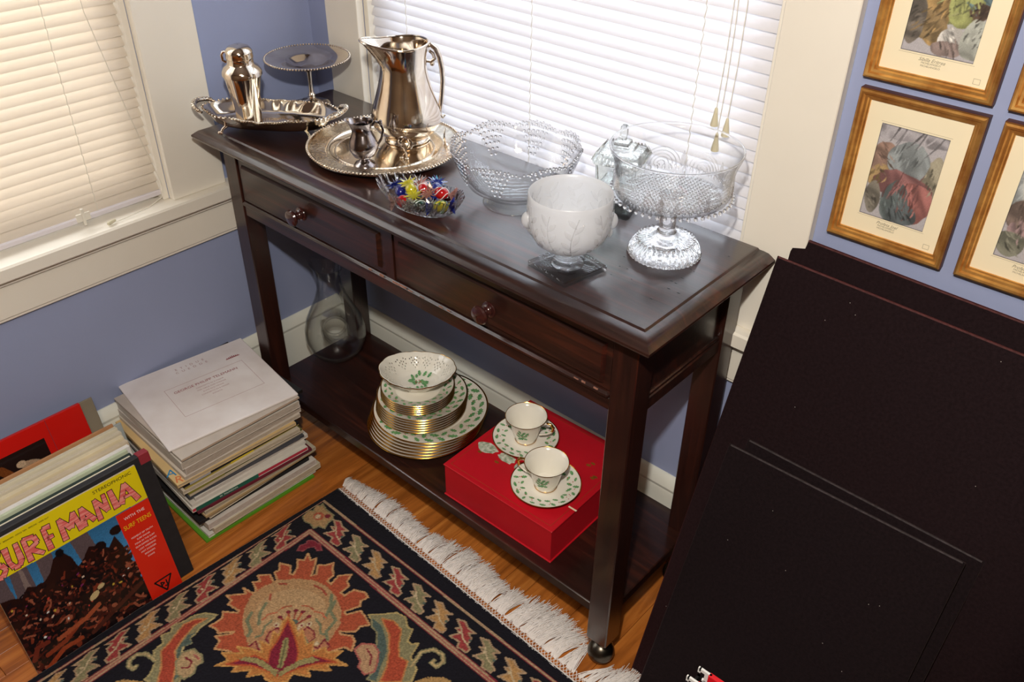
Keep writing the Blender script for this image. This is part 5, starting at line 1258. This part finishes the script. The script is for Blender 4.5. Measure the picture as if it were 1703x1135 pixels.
for v, u, l, col in ((0, 30, 34, (150, 70, 60)), (-14, 26, 28, RUST), (14, 26, 28, RUST), (-28, 14, 24, (150, 70, 60)), (28, 14, 24, (150, 70, 60))):
    C.line([pal(-2, v*.2), pal(u, v)], 2.2, col); C.dot(*pal(u+4, v*1.1), 5.5, MAG, 4, .8)
for v, u in ((-18, -4), (18, -4), (-34, -2), (34, -2), (-8, -14), (8, -14)): C.dot(*pal(u, v), 7.5, CRM, 5, .8+v*.03); C.dot(*pal(u, v), 2.4, MAG)
C.dot(*pal(4, 0), 7, TEAL, 10, -.8)
for s_ in (-1, 1):
    q = [pal(-26, s_*20), pal(-8, s_*30), pal(-20, s_*46), pal(-36, s_*50), pal(-50, s_*38), pal(-62, s_*60), pal(-40, s_*70), pal(-58, s_*84), pal(-84, s_*60), pal(-70, s_*26)]
    C.poly(q, (180, 122, 92), J); C.line(q, 1.6, MAG, True); C.dot(*pal(-50, s_*56), 5, CRM); C.line([pal(-34, s_*30), pal(-60, s_*44), pal(-74, s_*62)], 1.6, SAGE)
    C.line([pal(10, s_*46), pal(-6, s_*58), pal(-26, s_*60), pal(-30, s_*72)], 2.4, (120, 124, 96)); C.line([pal(30, s_*40), pal(26, s_*56), pal(12, s_*66)], 2, (190, 110, 80))
    C.line([pal(46, s_*12), pal(44, s_*26), pal(36, s_*36)], 1.8, (176, 92, 66))
C.poly(D['flame'], (184, 120, 66), J); C.line(D['flame'], 2.0, (196, 146, 84), True); C.poly(D['flame2'], (128, 38, 56), J); C.line(D['flame2'], 1.8, (180, 84, 52), True)
for k in ('lf0', 'lf1', 'lf2'): C.poly(D[k], (150, 138, 92), J)
C.line([(735, -786), (690, -738)], 1.6, (98, 96, 66)); C.line([(757, -813), (772, -826), (800, -850)], 3, MAG)
# lower half of the palmette field carries on toward the room centre
mir = lambda q: [((x+y*0)+(2*((752-x)+(-(808)-y))/2*0), y) for x, y in q]
for k, col, ed in (('llt', TEAL, SAGE), ('ll', SAGE, (176, 160, 112)), ('llt', (86, 100, 92), None), ('llc', (168, 72, 54), (192, 132, 84)), ('llp', (178, 150, 112), SAGE)):
    C.poly(D[k], col, J)
    if ed: C.line(D[k], 1.8, ed, True)
C.line([(575, -900), (592, -896), (600, -908), (590, -918)], 2, MAG); C.line([(580, -885), (596, -884)], 2, PNK)
C.line(D['curl'], 5, SAGE); C.line(D['curl'], 2, (186, 164, 120))
for k, col, ed in (('rl', SAGE, (180, 160, 108)), ('rlc', (170, 76, 54), (190, 128, 78)), ('rlt', (82, 98, 92), SAGE), ('rlp', (180, 144, 110), PNK)):
    C.poly(D[k], col, J)
    if ed: C.line(D[k], 1.8, ed, True)
C.line([(830, -640), (850, -645), (862, -660)], 2, MAG)
C.line(D['curl2'], 5, SAGE); C.line(D['curl2'], 2, (190, 166, 118))
C.poly([(519, -1025), (533, -1005), (559, -987), (574, -991), (527, -1033)], (176, 140, 90), J)
C.poly([(957, -622), (973, -596), (997, -578), (1011, -578), (1040, -640), (980, -680)], (176, 140, 90), J)
for (x, y) in ((900, -760), (1050, -700), (760, -980), (1200, -760), (1350, -640), (640, -1100), (950, -950), (1150, -1000)):   # outside or at the frame's lower edge
    for a in range(10): C.dot(x+26*math.cos(a*.63), y+26*math.sin(a*.63), 10, (172, 90, 62)); 
    C.dot(x, y, 24, (184, 142, 100)); C.dot(x, y, 9, MAG)
C.noise(.13)
rug = empty('oriental_rug', (0, 0, 0), label='black oriental wool rug with rust palmette, floral border and white fringe', cat='rug')
def rmap(X, Y):
    # the edge lines wander slightly, as in the photograph
    ex = (X-.384)/1.316; u = np.clip(1-(X-.384)/.05, 0, 1); v = np.clip(1-(-.386-Y)/.05, 0, 1)
    return X+u*(.010+.028*np.clip((Y+.9)/.51, 0, 1)), Y-v*(.028*np.clip((X-.42)/.76, 0, 1.5))
C.build('pile', M_pile, rug, None, z=.0075, pile=.0009, mapf=rmap, thick=.0074)
def edge_y(x): return -.386-.028*min(1.5, max(0, (x-.42)/.76))
# knotted net and fringe strands
g = G(); n = 620
XS = [.424+1.27*i/120 for i in range(121)]
g.loft([[(x, edge_y(x)+dy, z) for x in XS] for dy, z in ((-.002, .0005), (-.002, .0078), (.004, .0076), (.0065, .003), (.0065, .0004))], closed=False, caps=(False, False))
for row in range(3):
    for i in range(102):
        x = .428+.86*i/102+(row % 2)*.0042; y = edge_y(x)+.0065+row*.0062
        g.tube([(x-.0042, y, .0035), (x, y+.0062, .0042)], .00075, 3, caps=False); g.tube([(x+.0042, y, .0035), (x, y+.0062, .0042)], .00075, 3, caps=False)
        g.ell((x, y+.0062, .004), (.0013, .0013, .0012), 5, 3)
g.build('knotted_net', M_cotton, rug, 60)
g = G(); foot = Vector((X1-LW/2, Y0+LW/2, 0))
for i in range(3000):
    x = rng.uniform(.420, 1.285); clump = round(x/.022)*.022; x = x+(clump-x)*rng.uniform(.0, .55)
    y = edge_y(x)+.018+rng.uniform(-.002, .004)
    t0 = min(1, max(0, (x-.42)/.6)); tu = math.sin(clump*311)*.5+.5; tv = math.sin(clump*127+1)*.5
    L_ = (.042+.046*t0)*(.8+.3*tu)*rng.uniform(.7, 1.08); dirx = -.1+.35*t0+.45*tv+rng.uniform(-.28, .28); dy = 1
    nn = math.hypot(dirx, dy); dx, dy = dirx/nn, dy/nn; c_ = rng.uniform(-.35, .35)
    pts = []; bad = False; h = rng.uniform(.001, .010)
    for k in range(5):
        t = k/4; px_ = x+dx*L_*t+c_*L_*t*t*.4; py = y+dy*L_*t; pz = .0035+h*math.sin(PI*min(1, t*1.1))*1.0 if t < .95 else .0015+h*.15
        if (Vector((px_, py, .01))-foot).xy.length < .029: bad = True
        if py > Y0+.01 and X0 < px_ < X1-LW: pass
        pts.append((px_, py, max(.0012, pz)))
    if not bad: g.tube(pts, [.0011, .0010, .0010, .0009, .0005], 3, caps=False)
tag(g.build('fringe', M_cotton, rug, 60), kind='stuff')
